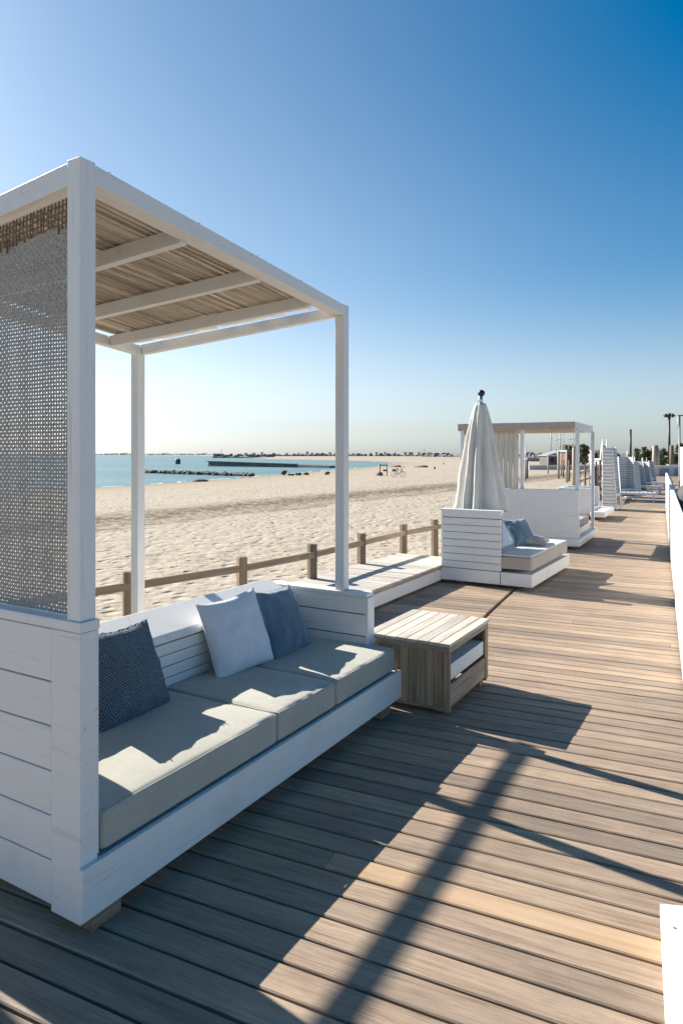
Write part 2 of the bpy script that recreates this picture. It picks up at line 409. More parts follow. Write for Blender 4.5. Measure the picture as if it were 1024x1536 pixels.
def land_z(sd):
    up = -.80+np.minimum(np.maximum(sd, 0)*.022, .42)
    return np.where(sd > 0, up, -.80-np.minimum(-sd*.06, 2.0))
def ground_z(x, y):
    return float(land_z(shore_sd(np.array([float(x)]), np.array([float(y)])))[0])
rows = [-120, -60, -30, -15, -9, -6] + [-4+4*math.exp(.0135*i) if i else -4 for i in range(0, 735)]
rows = np.array(rows); cc = np.concatenate([np.linspace(-3.0, -.75, 30, endpoint=False), np.linspace(-.75, .75, 300, endpoint=False), np.linspace(.75, 3.0, 30)])
gy = np.repeat(rows[:, None], len(cc), 1); gx = cc[None, :]*(np.maximum(gy, 0)*1.0+7+np.maximum(-gy, 0)*.6)
sd = shore_sd(gx, gy); gz = land_z(sd)
gzf = gz.ravel().copy(); gxf = gx.ravel(); gyf = gy.ravel(); sdf = sd.ravel()
for i in np.nonzero((gyf < 90) & (gyf > 2) & (sdf > 2) & (gxf < 12))[0]:
    x, y = gxf[i], gyf[i]
    v = noise.noise(Vector((x*.9, y*.9, 0)))*.030+noise.noise(Vector((x*2.1, y*2.1, 4)))*.028+noise.noise(Vector((x*.25, y*.25, 9)))*.05
    gzf[i] += v*min(1, sdf[i]/12)-.02
nr, nc = gx.shape
verts = np.stack([gxf, gyf, gzf], 1)
ii = np.arange(nr*nc).reshape(nr, nc)
faces = np.stack([ii[:-1, :-1].ravel(), ii[:-1, 1:].ravel(), ii[1:, 1:].ravel(), ii[1:, :-1].ravel()], 1)
me = bpy.data.meshes.new('beach'); me.from_pydata(verts.tolist(), [], faces.tolist()); me.update()
a = me.attributes.new('shore', 'FLOAT', 'POINT'); a.data.foreach_set('value', sdf.tolist())
tag(link('beach', me, M['sand'], smooth=True), kind='structure')
mb = MB(); mb.add([(-90000,-160,SEA_Z),(3000,-160,SEA_Z),(3000,90000,SEA_Z),(-90000,90000,SEA_Z)], [(0,1,2,3)])
tag(mb.build('sea', M['sea']), kind='structure')
# thin line of foam where the water meets the sand
mb = MB()
fm = m_plain('sea_foam', (.8,.8,.78), .8)
pl = [Vector((p[0], p[1], 0)) for p in WATER[2:9]]
for k in range(len(pl)-1):
    n = 24
    for j in range(n):
        if noise.noise(Vector((k*3.1+j*.31, 2, 0))) < -.12: continue
        a0 = pl[k].lerp(pl[k+1], j/n); a1 = pl[k].lerp(pl[k+1], (j+.9)/n)
        d = (a1-a0).normalized(); s = Vector((-d.y, d.x, 0))
        o = .6+.7*noise.noise(Vector((j*.4+k, 7, 0))); wd = .25+.2*rng.random()
        z = SEA_Z+.012
        mb.hexa([a0+s*o+Vector((0,0,z-.02)), a1+s*o+Vector((0,0,z-.02)), a1+s*(o+wd)+Vector((0,0,z-.02)), a0+s*(o+wd)+Vector((0,0,z-.02))],
                [a0+s*o+Vector((0,0,z)), a1+s*o+Vector((0,0,z)), a1+s*(o+wd)+Vector((0,0,z)), a0+s*(o+wd)+Vector((0,0,z))])
tag(mb.build('foam', fm), 'broken line of white foam along the shoreline', 'foam', kind='stuff')

# ------------------------------------------------------------------ boardwalk
DA = R(25.0); cD, sD = math.cos(DA), math.sin(DA)
def dk(w_, s_, z=0.0): return Vector((cD*w_+sD*s_, -sD*w_+cD*s_, z))
def w_left(s):
    if s < 4.67: return -4.25-(4.67-s)*.16
    if s < 10.6: return -4.25+(s-4.67)*.1636
    return -3.28
PITCH = .1265
mb = MB(); fresh = []
s0 = 1.991 % .13
k0 = int((-4-s0)/PITCH); k1 = int((63-s0)/PITCH)
for k in range(k0, k1):
    a = s0+k*PITCH; b = a+PITCH-.0115
    wl, wr = w_left(a)-.05*rng.random(), 7.5
    cuts = [wl]; x = wl+.8+4.2*rng.random()
    sm = (a+b)/2
    is_fresh = abs(sm-2.555) < PITCH*.45
    if is_fresh: cuts += [-1.22]; x = 3
    if 5.6 < sm < 9.6: cuts.append(-1.60-.02*math.sin((sm-5.6)*.8))
    while x < wr-.5:
        if all(abs(x-c) > .5 for c in cuts) and not (s0 < 99 and sm < 6.5 and -2.4 < x < 2.2): cuts.append(x)
        x += 4.6+1.4*rng.random()
    cuts.append(wr); cuts.sort()
    for i in range(len(cuts)-1):
        g0 = .0015 if i else 0
        x0, x1 = cuts[i]+g0, cuts[i+1]-.0015
        if 5.6 < sm < 9.6 and abs(cuts[i]+1.6) < .03: x0 += .022
        if 5.6 < sm < 9.6 and abs(cuts[i+1]+1.6) < .03: x1 -= .022
        dz = rng.uniform(-.002, .002); c = .0045
        prof = [(a, -.032), (b, -.032), (b, -c), (b-c, 0), (a+c, 0), (a, -c)]
        n = len(mb.v)
        vs = [(x0, y, z+dz) for y, z in prof]+[(x1, y, z+dz) for y, z in prof]
        fs = [(j, (j+1) % 6, (j+1) % 6+6, j+6) for j in range(6)]+[tuple(reversed(range(6))), tuple(range(6, 12))]
        mb.add(vs, fs); fr = 1.0 if (is_fresh and i == 1) else 0.0
        fresh += [fr]*12
o = mb.build('boardwalk', M['deck']); o.rotation_euler = (0, 0, -DA)
at = o.data.attributes.new('fresh', 'FLOAT', 'POINT'); at.data.foreach_set('value', fresh)
tag(o, kind='structure')

# ------------------------------------------------------------------ big cabana sofa
UX = Vector((.504, .8637, 0)); PX = Vector((-.8637, .504, 0))
CR = math.atan2(.8637, .504)
CAB_O = Vector((-.876, 2.3, 0))
def cab(u, p, z=0.0): return CAB_O+UX*u+PX*p+Vector((0, 0, z))

cabana = empty('cabana_sofa', CAB_O, CR)
tag(cabana, 'large white sofa under a reed canopy with woven side screen, nearest on the boardwalk', 'cabana')
# near arm panel: boards, corner stile, cap; lengthened out of view behind to shade the deck
mb = MB()
zs = [.080, .2365, .392, .5475, .703, .8585, 1.045]
mb.box((.012, .005, .09), (.065, 2.295, 1.05))
boards = MB()
for i in range(6):
    boards.box((0, .155, zs[i]+.0025), (.03, 2.3, zs[i+1]-.0025))
boards.box((-.003, 0, .062), (.068, .152, 1.045))
arm = boards.build('arm_panel', M['white'], cabana, bevel=.003)
mb.build('arm_core', M['groove'], arm)
cap = MB(); cap.box((-.006, -.004, 1.047), (.076, 2.31, 1.083)); cap.build('arm_cap', M['white'], arm, bevel=.004)
# inner lining of the near arm
inn = MB(); inn.box((.068, .004, .27), (.076, .74, 1.044)); inn.build('arm_lining', M['white'], arm)
LEN = 2.47
# far arm
mb = MB()
for i, (z0, z1) in enumerate([(.10, .345), (.35, .455), (.46, .60), (.605, .715)]):
    mb.box((LEN-.078, .20, z0), (LEN, .98, z1-.002))
far_arm = mb.build('arm_panel', M['white'], cabana, bevel=.003)
mb = MB(); mb.box((LEN-.07, .21, .12), (LEN-.008, .97, .71)); mb.build('arm_core', M['groove'], far_arm)
mb = MB(); mb.box((LEN-.09, .185, .716), (LEN+.008, .985, .742)); mb.build('arm_cap', M['white_worn'], far_arm, bevel=.004)
mb = MB(); mb.box((LEN-.086, .178, .09), (LEN+.004, .198, .714)); mb.build('arm_end_board', M['white_worn'], far_arm, bevel=.003)
# backrest
mb = MB()
for i in range(4):
    z0 = .385+i*.0625
    mb.box((.09, .745, z0+.002), (LEN-.092, .775, z0+.0605))
mb.box((.09, .775, .09), (LEN-.092, .95, .638))
back = mb.build('backrest', M['white_x'], cabana, bevel=.002)
mb = MB(); mb.box((.09, .752, .38), (LEN-.093, .776, .638)); mb.build('backrest_core', M['groove'], back)
mb = MB()
mb.hexa([(.087,.730,.640),(LEN-.091,.730,.640),(LEN-.091,.98,.68),(.087,.98,.68)], [(.087,.736,.684),(LEN-.091,.736,.684),(LEN-.091,.98,.775),(.087,.98,.775)])
mb.build('backrest_cap', M['white_worn'], back, bevel=.012, seg=3)
# base
mb = MB(); mb.box((-.012, -.022, .080), (LEN+.002, .002, .258)); mb.build('front_board', M['white_x'], cabana, bevel=.003)
mb = MB(); mb.box((.02, .004, .10), (LEN-.005, .95, .245)); mb.build('seat_base', M['white'], cabana)
for u, p in ((.055, .012), (1.2, .1), (2.25, .012), (.02, .85), (1.2, .85), (2.3, .85)):
    mb = MB(); mb.box((u, p, .001), (u+.13, p+.1, .099)); mb.build('foot_block', M['block'], cabana, bevel=.004)
# canopy: four corners of the roof plane (local u, p, z of the beams' top)
A0 = Vector((.034, .040, 2.655)); A1 = Vector((2.43, .40, 2.650)); B1 = Vector((1.845, 1.70, 2.405)); B0 = Vector((.045, 1.50, 2.52))
def roof(t, v): return (A0*(1-t)+A1*t)*(1-v)+(B0*(1-t)+B1*t)*v
def post(x, y, z0, z1, s=.072, mat='white_z', rot=0):
    m_ = MB(); c, q = math.cos(rot)*s/2, math.sin(rot)*s/2
    quad = [(x-c+q, y-q-c), (x+c+q, y+q-c), (x+c-q, y+q+c), (x-c-q, y-q+c)]
    m_.hexa([(a_, b_, z0) for a_, b_ in quad], [(a_, b_, z1) for a_, b_ in quad])
    return m_.build('post', M[mat], cabana, bevel=.003)
post(A0.x, A0.y, 1.084, A0.z+.004, .066)
post(A1.x, A1.y, .743, A1.z+.004, .068)
post(B1.x, B1.y, -.32, B1.z+.004, .066)
post(B0.x, B0.y, 1.084, B0.z+.004, .066)
def beam(name, p0, p1, w_, h_, mat='white_x'):
    m_ = MB(); m_.bar(p0, p1, w_, h_); return m_.build(name, M[mat], cabana, bevel=.003)
fd = (A1-A0).normalized()
fs_ = Vector((-fd.y, fd.x, 0))*.014
beam('front_beam', A0+fd*.035+fs_, A1-fd*.036+fs_, .090, .068)
nd = (B0-A0).normalized(); beam('side_beam', A0+nd*.035, B0-nd*.035, .06, .080)
fd2 = (B1-A1).normalized(); beam('side_beam', A1+fd2*.04, B1-fd2*.036, .06, .066)
bd = (B1-B0).normalized(); beam('back_beam', B0+bd*.036, B1-bd*.036, .055, .062)
for t in (.277, .56, .835):
    p0, p1 = roof(t, 0), roof(t, 1); d = (p1-p0).normalized()
    beam('rafter', p0+d*.058-Vector((0,0,.004)), p1-d*.031-Vector((0,0,.004)), .048, .070)
mb = MB(); mb.bar(A0+Vector((-.045,.05,.0)), A0+Vector((-.045,.0501,-.12)), .022, .03, up=(0,1,0)); 
# reed mat
mb = MB(); nre = 200
for i in range(nre):
    v = .022+.945*i/(nre-1)
    for layer in range(2):
        if layer == 1 and rng.random() < .55: continue
        t0 = .014+rng.uniform(-.003, .004); t1 = .862+rng.uniform(-.02, .02)
        if layer: t0 = rng.uniform(0, .5); t1 = min(.86, t0+rng.uniform(.2, .6))
        pts = []
        ph = rng.uniform(0, 9)
        for k in range(6):
            t = t0+(t1-t0)*k/5
            q = roof(t, v+.0035*noise.noise(Vector((t*5, i*.7, ph))))
            q.z += .009+layer*.009+.004*noise.noise(Vector((t*4, i*.3, 5)))+.012*max(0, noise.noise(Vector((t*2.5, v*3, 1))))
            pts.append(q)
        mb.tube(pts, rng.uniform(.0032, .0048), 5, caps=False)
mat_o = mb.build('reed_mat', M['reed'], cabana, smooth=True)
mb = MB()
for t in (.06, .3, .52, .74):
    mb.tube([roof(t, v)+Vector((0,0,.024)) for v in (0, .25, .5, .75, .9)], .002, 4)
mb.build('binding_wire', M['frayed'], mat_o)
mb = MB(); mb.tube([roof(.008, .02+.96*k/30)+Vector((0,0,.006+.004*noise.noise(Vector((k*.4, 2, 2))))) for k in range(31)], .011, 6)
mb.build('bound_edge', M['frayed'], mat_o, smooth=True)
# scrap of white cloth in the slot between last rafter and far beam
mb = MB(); n1, n2 = 40, 5; vs = []; fs = []
for i in range(n1+1):
    v = .02+.94*i/n1
    for j in range(n2+1):
        t = .855+.125*j/n2
        q = roof(t, v); q.z += .004+.012*noise.noise(Vector((v*9, t*30, 1)))-.03*math.sin(math.pi*j/n2)*(.6+.6*noise.noise(Vector((v*7, 3, 1))))
        vs.append(q)
for i in range(n1):
    for j in range(n2):
        k = i*(n2+1)+j
        if noise.noise(Vector((i*.35, j*.9, 2))) > .25: continue
        fs.append((k, k+1, k+n2+2, k+n2+1))
mb.add(vs, fs); mb.build('cloth_strip', M['curtain'], cabana, smooth=True, solid=.002)
# woven side screen, real strands
mb = MB(); pw = .0136; u_s = .048
nP, nZ = int(1.36/pw), int(1.43/pw)
def zt(p): return 2.555-.09*p
def drape(p, z): return .006*math.sin(p*13)*math.sin((z-1.08)*2.2)+.003*noise.noise(Vector((p*6, z*5, 0)))
def shift(p, z): return .0035*noise.noise(Vector((p*3, z*3, 8)))
for j in range(nP):
    p = .088+j*pw; vs = []; r = rng.random(); hw = .0041+.0012*noise.noise(Vector((j*.22, 5, 5)))+rng.uniform(-.0003, .0006)
    for k in range(nZ+1):
        z = 1.086+k*pw
        off = .0009*(1 if (j+k) % 2 else -1)
        pp = p+shift(p, z)
        vs += [(u_s+off+drape(p, z), pp-hw, z), (u_s+off+drape(p, z), pp+hw, z)]
    cut = int(nZ-3-4*abs(noise.noise(Vector((j*.3, 1, 1)))))
    mb.add(vs[:2*cut+2], [(2*k, 2*k+1, 2*k+3, 2*k+2) for k in range(cut)], r)
for k in range(nZ-4):
    z = 1.092+k*pw; vs = []; r = rng.random(); hw = .0040+rng.uniform(-.0003, .0007)
    for j in range(nP+1):
        p = .082+j*pw; off = .0009*(-1 if (j+k) % 2 else 1)
        zz = z+shift(z*2, p*2)
        zz = min(zz, zt(p)-.005)
        vs += [(u_s+off+drape(p, z), p, zz-hw), (u_s+off+drape(p, z), p, zz+hw)]
    mb.add(vs, [(2*j, 2*j+2, 2*j+3, 2*j+1) for j in range(nP)], r)
scr = mb.build('woven_screen', M['weave'], cabana, solid=.0012)
mb = MB()
for j in range(int(1.36/.020)):
    p = .09+j*.020; top = zt(p)+.01; ln = .06+.05*abs(noise.noise(Vector((j*.4, 3, 3))))+rng.uniform(0, .03)
    mb.tube([(u_s-.004, p, top), (u_s-.006+rng.uniform(-.003, .003), p+rng.uniform(-.004, .004), top-ln*.5), (u_s-.005, p+rng.uniform(-.006, .006), top-ln)], .0032, 5)
for k in range(4):
    mb.tube([(u_s-.005+.003*(-1)**j, .085+j*.04, zt(.085+j*.04)-.012-k*.021+rng.uniform(-.003, .003)) for j in range(34)], .0032, 5)
mb.build('frayed_fringe', M['frayed'], scr, smooth=True)
# curtain bunched on the back beam near the screen, out of view, put there to shade the near deck
def curtain(p0, p1, z0, z1t, folds, amp, name, parent, mat, nseg=80, flare=0.0):
    p0, p1 = Vector(p0), Vector(p1); d = (p1-p0); side = Vector((-d.y, d.x, 0)).normalized()
    m_ = MB(); vs = []; fs = []; nz_ = 14
    for i in range(nseg+1):
        t = i/nseg
        for k in range(nz_+1):
            h = k/nz_; z = z1t+(z0-z1t)*h
            a_ = amp*(.35+.65*h)
            q = p0+d*t*(1+flare*h)+side*(a_*math.sin(t*folds*2*math.pi+.6*math.sin(h*3+t*5))+.3*a_*noise.noise(Vector((t*9, h*2, 1))))
            vs.append((q.x, q.y, z+.015*noise.noise(Vector((t*6, 0, 2)))*h))
    for i in range(nseg):
        for k in range(nz_):
            q = i*(nz_+1)+k; fs.append((q, q+1, q+nz_+2, q+nz_+1))
    m_.add(vs, fs); return m_.build(name, M[mat], parent, smooth=True, solid=.003)
q0, q1 = roof(.02, 1), roof(.23, 1)
curtain((q0.x+.04, q0.y-.05, 0), (q1.x, q1.y-.05, 0), .62, 2.40, 6, .05, 'curtain', cabana, 'curtain')

# seat cushions: things resting on the sofa
def cushion(name, u0, u1, label, seed):
    me = rounded_box((u0, .004, .262), (u1, .742, .402), .018, 34, .014, .0065, seed)
    o = link(name, me, M['cushion'], smooth=True); o.location = CAB_O; o.rotation_euler = (0, 0, CR)
    tag(o, label, 'seat cushion', 'seat cushions on the near sofa')
    m_ = MB(); zt_ = .397
    pts = []
    a0, a1, b0, b1 = u0+.006, u1-.006, .010, .736
    ring = [(a0, b0), (a1, b0), (a1, b1), (a0, b1), (a0, b0)]
    for i in range(4):
        for k in range(10):
            t = k/10; pts.append((ring[i][0]+(ring[i+1][0]-ring[i][0])*t, ring[i][1]+(ring[i+1][1]-ring[i][1])*t, zt_+.0015*noise.noise(Vector((i*3+t*4, seed, 0)))))
    pts.append(pts[0]); m_.tube(pts, .0042, 6)
    m_.build('piping', M['cushion'], o, smooth=True)
    m_ = MB(); m_.tube([(p_[0], p_[1], .276+.0015*noise.noise(Vector((k_*.4, seed, 5)))) for k_, p_ in enumerate(pts)], .0036, 6)
    m_.build('piping', M['cushion'], o, smooth=True)
    return o
cushion('seat_cushion', .092, 1.135, 'longest sage grey seat cushion, at the near end under the navy knitted pillow', 1.0)
cushion('seat_cushion', 1.142, 1.685, 'middle sage grey seat cushion, the shortest, under the white pillow', 5.0)
cushion('seat_cushion', 1.692, 2.44, 'sage grey seat cushion at the far end, beneath the slate blue pillow', 9.0)

def pillow_mesh(hw, hh, T, seed=0, n=34, wr=.006):
    bm = bmesh.new(); grid = {}
    for s in (1, -1):
        for i in range(n+1):
            for j in range(n+1):
                a = -1+2*i/n; b = -1+2*j/n
                a = math.sin(a*math.pi/2); b = math.sin(b*math.pi/2)
                edge = i in (0, n) or j in (0, n)
                if s == -1 and edge: grid[(s, i, j)] = grid[(1, i, j)]; continue
                x = a*hw*(1-.075*(1-b*b)*a*a); y = b*hh*(1-.075*(1-a*a)*b*b)
                t = max(0, (1-a**2))**.5*max(0, (1-b**2))**.5
                th = T*t**.85
                rad = math.hypot(a, b)
                wv = noise.noise(Vector((a*2.2+seed, b*2.2, s*3)))*wr*2.2+noise.noise(Vector((a*6+seed, b*5, s*5+1)))*wr*(.25+rad*.6)
                ang = math.atan2(b, a)
                wv += math.sin(ang*9+seed*3+4*noise.noise(Vector((a*2, b*2, seed))))*wr*.55*max(0, rad-.35)
                z = s*(th+wv*min(1, t*2.2))
                sag = -.03*hh*(1-abs(a))*(b+1)*.5
                grid[(s, i, j)] = bm.verts.new((x, y+sag, z))
        for i in range(n):
            for j in range(n):
                q = [grid[(s, i, j)], grid[(s, i+1, j)], grid[(s, i+1, j+1)], grid[(s, i, j+1)]]
                if s == -1: q.reverse()
                bm.faces.new(q)
    me = bpy.data.meshes.new('pillow'); bm.to_mesh(me); bm.free(); return me, hw, hh
def place_local(o, origin, rz, u, p, z, lean, yaw=0, roll=0):
    """pillow: local x along the sofa, local y up the backrest, local z facing forward (-p)"""
    base = Matrix.Translation(origin) @ Matrix.Rotation(rz, 4, 'Z')
    loc = Matrix.Translation((u, p, z)) @ Matrix.Rotation(yaw, 4, 'Z') @ Matrix.Rotation(R(90)-lean, 4, 'X') @ Matrix.Rotation(roll, 4, 'Z')
    o.matrix_world = base @ loc
def pillow(hw, hh, T, mat, seed, u, p, z, lean, yaw, roll, label, origin=CAB_O, rz=CR, group=None, piping=True):
    me, _, _ = pillow_mesh(hw, hh, T, seed)
    o = link('pillow', me, M[mat], smooth=True)
    place_local(o, origin, rz, u, p, z, lean, yaw, roll)
    tag(o, label, 'pillow', group)
    if piping:
        m_ = MB(); n = 34; pts = []
        def e(a, b):
            a = math.sin(a*math.pi/2); b = math.sin(b*math.pi/2)
            return (a*hw*(1-.075*(1-b*b)*a*a), b*hh*(1-.075*(1-a*a)*b*b)-.03*hh*(1-abs(a))*(b+1)*.5, 0)
        for i in range(n): pts.append(e(-1+2*i/n, -1))
        for i in range(n): pts.append(e(1, -1+2*i/n))
        for i in range(n): pts.append(e(1-2*i/n, 1))
        for i in range(n+1): pts.append(e(-1, 1-2*i/n))
        m_.tube(pts, .0035, 6); m_.build('seam', M[mat], o, smooth=True)
    return o
kp = pillow(.235, .225, .075, 'knit', 1.3, .775, .645, .595, R(24), R(4), R(-3), 'dark navy chunky knitted pillow with a frayed top edge, nearest on the sofa', piping=False)
mb = MB()
for i in range(46):
    x = -.22+.44*i/45; y0 = .225*(1-.075*(1-(x/.235)**2))-.03*.225*(1-abs(x)/.235)-.006
    z = rng.uniform(-.01, .01)
    mb.tube([(x, y0-.01, z), (x+rng.uniform(-.006, .006), y0+.006, z+rng.uniform(-.006, .01)), (x+rng.uniform(-.012, .012), y0+rng.uniform(.008, .015), z+rng.uniform(0, .018))], [.0045, .004, .0025], 5)
mb.build('fringe', M['knit'], kp, smooth=True)
pillow(.225, .225, .085, 'pillow_white', 4.1, 1.595, .625, .605, R(20), R(-9), R(4), 'plump white square pillow leaning on the backrest, in the middle of the sofa')
pillow(.215, .215, .07, 'pillow_slate', 7.7, 2.03, .605, .595, R(27), R(4), R(-4), 'slate blue velvet pillow in the far corner of the near sofa')

# ------------------------------------------------------------------ side table / crate
TO = Vector((.676, 4.285, 0))
tab = empty('side_table', TO, CR)
tag(tab, 'weathered wooden crate side table with slatted bleached top and open shelf, beside the sofa end', 'table')
TL, TW, TH = .76, .59, .462
mb = MB(); n = 8; wv = (TW+.02)/n
for i in range(n):
    mb.box((-.012, -.012+i*wv+.0025, TH-.022), (TL+.012, -.012+(i+1)*wv-.0025, TH+rng.uniform(-.001, .001)))
mb.build('table_top', M['table_top'], tab, bevel=.002)
mb = MB()
mb.box((-.006, -.004, TH-.062), (.016, TW+.004, TH-.0235)); 
mb.build('top_rail', M['old_wood_y'], tab, bevel=.003)
mb = MB(); mb.box((TL-.02, 0, .04), (TL, TW, TH-.024)); mb.build('end_panel', M['old_wood_y'], tab)
mb = MB(); mb.box((.018, .0, TH-.062), (TL-.022, .022, TH-.0235)); mb.build('top_rail', M['old_wood_x'], tab, bevel=.003)
mb = MB(); mb.box((.02, TW-.02, .04), (TL-.022, TW, TH-.024)); mb.build('side_panel', M['old_wood_x'], tab)
mb = MB(); n = 9; wv = (TW-.04)/n
for i in range(n):
    mb.box((0, .042+i*wv+.0008, .05), (.016, .042+(i+1)*wv-.0008, TH-.063))
mb.build('end_panel', M['old_wood_z'], tab, bevel=.0012)
for lo_, hi_ in (((-.002, -.002, .03), (.022, .040, TH-.064)), ((TL-.062, -.001, .03), (TL-.021, .022, TH-.064))):
    mb = MB(); mb.box(lo_, hi_); mb.build('corner_post', M['old_wood_z'], tab, bevel=.003)
mb = MB(); mb.box((.023, .003, .052), (TL-.063, .02, .195)); mb.build('lower_board', M['old_wood_x'], tab, bevel=.003)
mb = MB(); mb.box((.024, .03, .20), (TL-.064, TW-.03, .216)); mb.build('shelf', M['old_wood_x'], tab)
mb = MB(); mb.box((.03, .012, .218), (TL-.066, TW-.05, .315)); mb.build('drawer', M['white'], tab, bevel=.004)
mb = MB(); mb.box((.0, .01, .030), (.02, TW-.01, .049)); mb.build('bottom_rail', M['old_wood_y'], tab, bevel=.003)
for u, p in ((.05, .05), (TL-.12, .02), (.05, TW-.1), (TL-.12, TW-.1)):
    mb = MB(); mb.box((u, p, .001), (u+.07, p+.06, .0498 if p > .03 else .051)); mb.build('foot', M['block'], tab, bevel=.003)

# ------------------------------------------------------------------ slatted platform along the fence
pa, pb = Vector((-.42, 5.90, 0)), Vector((1.66, 9.45, 0))
pdir = (pb-pa).normalized(); pl_len = (pb-pa).length
plat = empty('slatted_platform', pa, math.atan2(pdir.y, pdir.x))
tag(plat, 'low bleached slatted wooden platform between the fence and the boardwalk', 'platform')
PZ = .225; mb = MB(); n = int(pl_len/.088)
for i in range(n):
    dd = 1.02-.10*(i/n)
    mb.box((i*.088+.003, 0, PZ-.022), (i*.088+.085, dd+rng.uniform(-.01, .01), PZ+rng.uniform(-.0015, .0015)))
mb.build('slats', M['platform_wood'], plat, bevel=.002)
mb = MB(); mb.box((0, .02, PZ-.058), (pl_len, .045, PZ-.0235)); mb.build('edge_rail', M['old_wood_x'], plat)
mb = MB(); mb.box((0, .012, .03), (pl_len, .034, PZ-.060)); mb.build('side_board', M['white_worn'], plat, bevel=.003)
mb = MB(); mb.box((0, .06, .0), (pl_len, .88, PZ-.06)); mb.build('joist_frame', M['old_wood_x'], plat)

# ------------------------------------------------------------------ beach fence
fence = empty('beach_fence', (0, 0, 0))
tag(fence, 'low brown wooden post and rail fence between the boardwalk and the sand', 'fence')
fpts = []
for px, top, zt_ in ((60, 881, .62), (192, 858, .62), (362, 834, .62), (468, 816, .62), (541, 800, .62), (604, 787, .62), (652, 779, .62)):
    Y = F*(EYE-zt_)/(top-HZ); fpts.append(Vector(((px-512)*Y/F, Y, zt_)))
fpts[0] = fpts[1]*2-fpts[2]; fpts[0].z = .62
fpts.append(fpts[-1]+(fpts[-1]-fpts[-2])); fpts.append(fpts[-1]+(fpts[-2]-fpts[-3])); fpts.insert(0, fpts[0]*2-fpts[1])
for i, p in enumerate(fpts):
    mb = MB(); s = .042+.003*rng.random(); tw = R(30)+rng.uniform(-.15, .15); c, q = math.cos(tw)*s, math.sin(tw)*s
    quad = [(-c+q, -q-c), (c+q, q-c), (c-q, q+c), (-c-q, -q+c)]
    lx, ly = rng.uniform(-.01, .01), rng.uniform(-.01, .01)
    mb.hexa([(p.x+a_, p.y+b_, -.6) for a_, b_ in quad], [(p.x+a_+lx, p.y+b_+ly, p.z+rng.uniform(-.01, .01)) for a_, b_ in quad])
    mb.build('post', M['fence_wood'], fence, bevel=.006)
for i in range(len(fpts)-1):
    a_, b_ = fpts[i], fpts[i+1]; d = (b_-a_).normalized(); side = Vector((d.y, -d.x, 0))*.03
    mb = MB(); L_ = (b_-a_).length
    mb.bar((0, 0, 0), (L_-.004, 0, 0), .035, .07)
    o = mb.build('rail', M['rail_wood'], fence, bevel=.004)
    o.location = a_+side+Vector((0, 0, -.085)); o.rotation_euler = d.to_track_quat('X', 'Z').to_euler()

# ------------------------------------------------------------------ unseen timber frame, added left of the view to throw the long bar of shadow
fr = empty('added_shadow_frame', (0, 0, 0))
tag(fr, 'tall unseen timber frame added beyond the fence to cast a bar of shadow', 'frame')
T8 = 8.0
def lift(x, y): return Vector((x, y, 0))+sun_dir*T8
c1 = lift(.665, 3.10); e1 = lift(1.05, 3.90); e0 = lift(-.55, 1.03); c0 = lift(-.32, 1.44)
mb = MB(); mb.tube([e0, e1], .037, 12); mb.build('crossbeam', M['fence_wood'], fr, smooth=True)
for c in (c0, c1):
    mb = MB(); mb.tube([(c.x, c.y, ground_z(c.x, c.y)-.3), (c.x, c.y, c.z-.04)], .045, 12); mb.build('post', M['fence_wood'], fr, smooth=True)

# ------------------------------------------------------------------ second lounger with closed parasol
LR = R(90-31); LO = Vector((2.29, 8.22, 0))
lu = Vector((math.cos(LR), math.sin(LR), 0)); lp = Vector((-math.sin(LR), math.cos(LR), 0))
lou = empty('daybed', LO, LR)
tag(lou, 'white boarded daybed with pale mattress in front of the closed parasol', 'daybed')
LL = 1.96
mb = MB()
for i in range(7):
    z0 = .205+i*.092
    mb.box((0, .385, z0+.003), (.03, 1.17, z0+.089))
mb.box((-.002, .385, .855), (.03, 1.17, .925))
pan = mb.build('end_panel', M['white'], lou, bevel=.003)
mb = MB(); mb.box((.008, .39, .06), (.07, 1.16, .90)); mb.build('panel_core', M['groove'], pan)
mb = MB(); mb.box((-.01, .375, .926), (.09, 1.18, .955)); mb.build('panel_cap', M['white_worn'], pan, bevel=.003)
mb = MB(); mb.box((-.004, .395, .045), (.028, 1.175, .20)); mb.box((-.004, 0, .045), (.028, .385, .20)); mb.box((.03, 0, .045), (LL, .03, .20)); mb.box((LL-.03, .032, .045), (LL, 1.17, .20))
mb.box((.03, .035, .07), (LL-.035, 1.16, .195))
mb.build('base', M['white'], lou, bevel=.003)
mb = MB(); mb.box((.09, .98, .20), (LL-.02, 1.16, .80)); mb.build('backrest', M['white'], lou, bevel=.003)
for u, p in ((.1, .12), (LL-.2, .1), (.1, .9), (LL-.2, .9)):
    mb = MB(); mb.box((u, p, .001), (u+.1, p+.1, .069)); mb.build('foot_block', M['block'], lou)
me = rounded_box((.035, .01, .235), (LL-.05, .66, .395), .025, 22, .012, .006, 3)
o = link('mattress', me, M['cushion_taupe'], smooth=True); o.location = LO; o.rotation_euler = (0, 0, LR)
tag(o, 'thick taupe sided mattress on the daybed below the parasol', 'mattress')
me = rounded_box((.045, .02, .397), (LL-.06, .65, .42), .01, 14, .006, .004, 8)
o = link('mattress_topper', me, M['cushion_pale'], smooth=True); o.location = LO; o.rotation_euler = (0, 0, LR)
tag(o, 'thin pale topper lying on the taupe mattress of the daybed', 'mattress')
me = rounded_box((-.29, -.25, -.06), (.29, .25, .06), .03, 16, .01, .004, 2)
o = link('back_cushion', me, M['pillow_pale_blue'], smooth=True)
place_local(o, LO, LR, .36, .58, .68, R(24), R(0)); tag(o, 'pale blue grey back cushion leaning just right of the daybed end panel', 'cushion')
pillow(.21, .21, .075, 'pillow_slate', 2.2, 1.0, .44, .595, R(38), R(-30), 0, 'blue grey pillow propped up on the daybed near its far end', LO, LR)
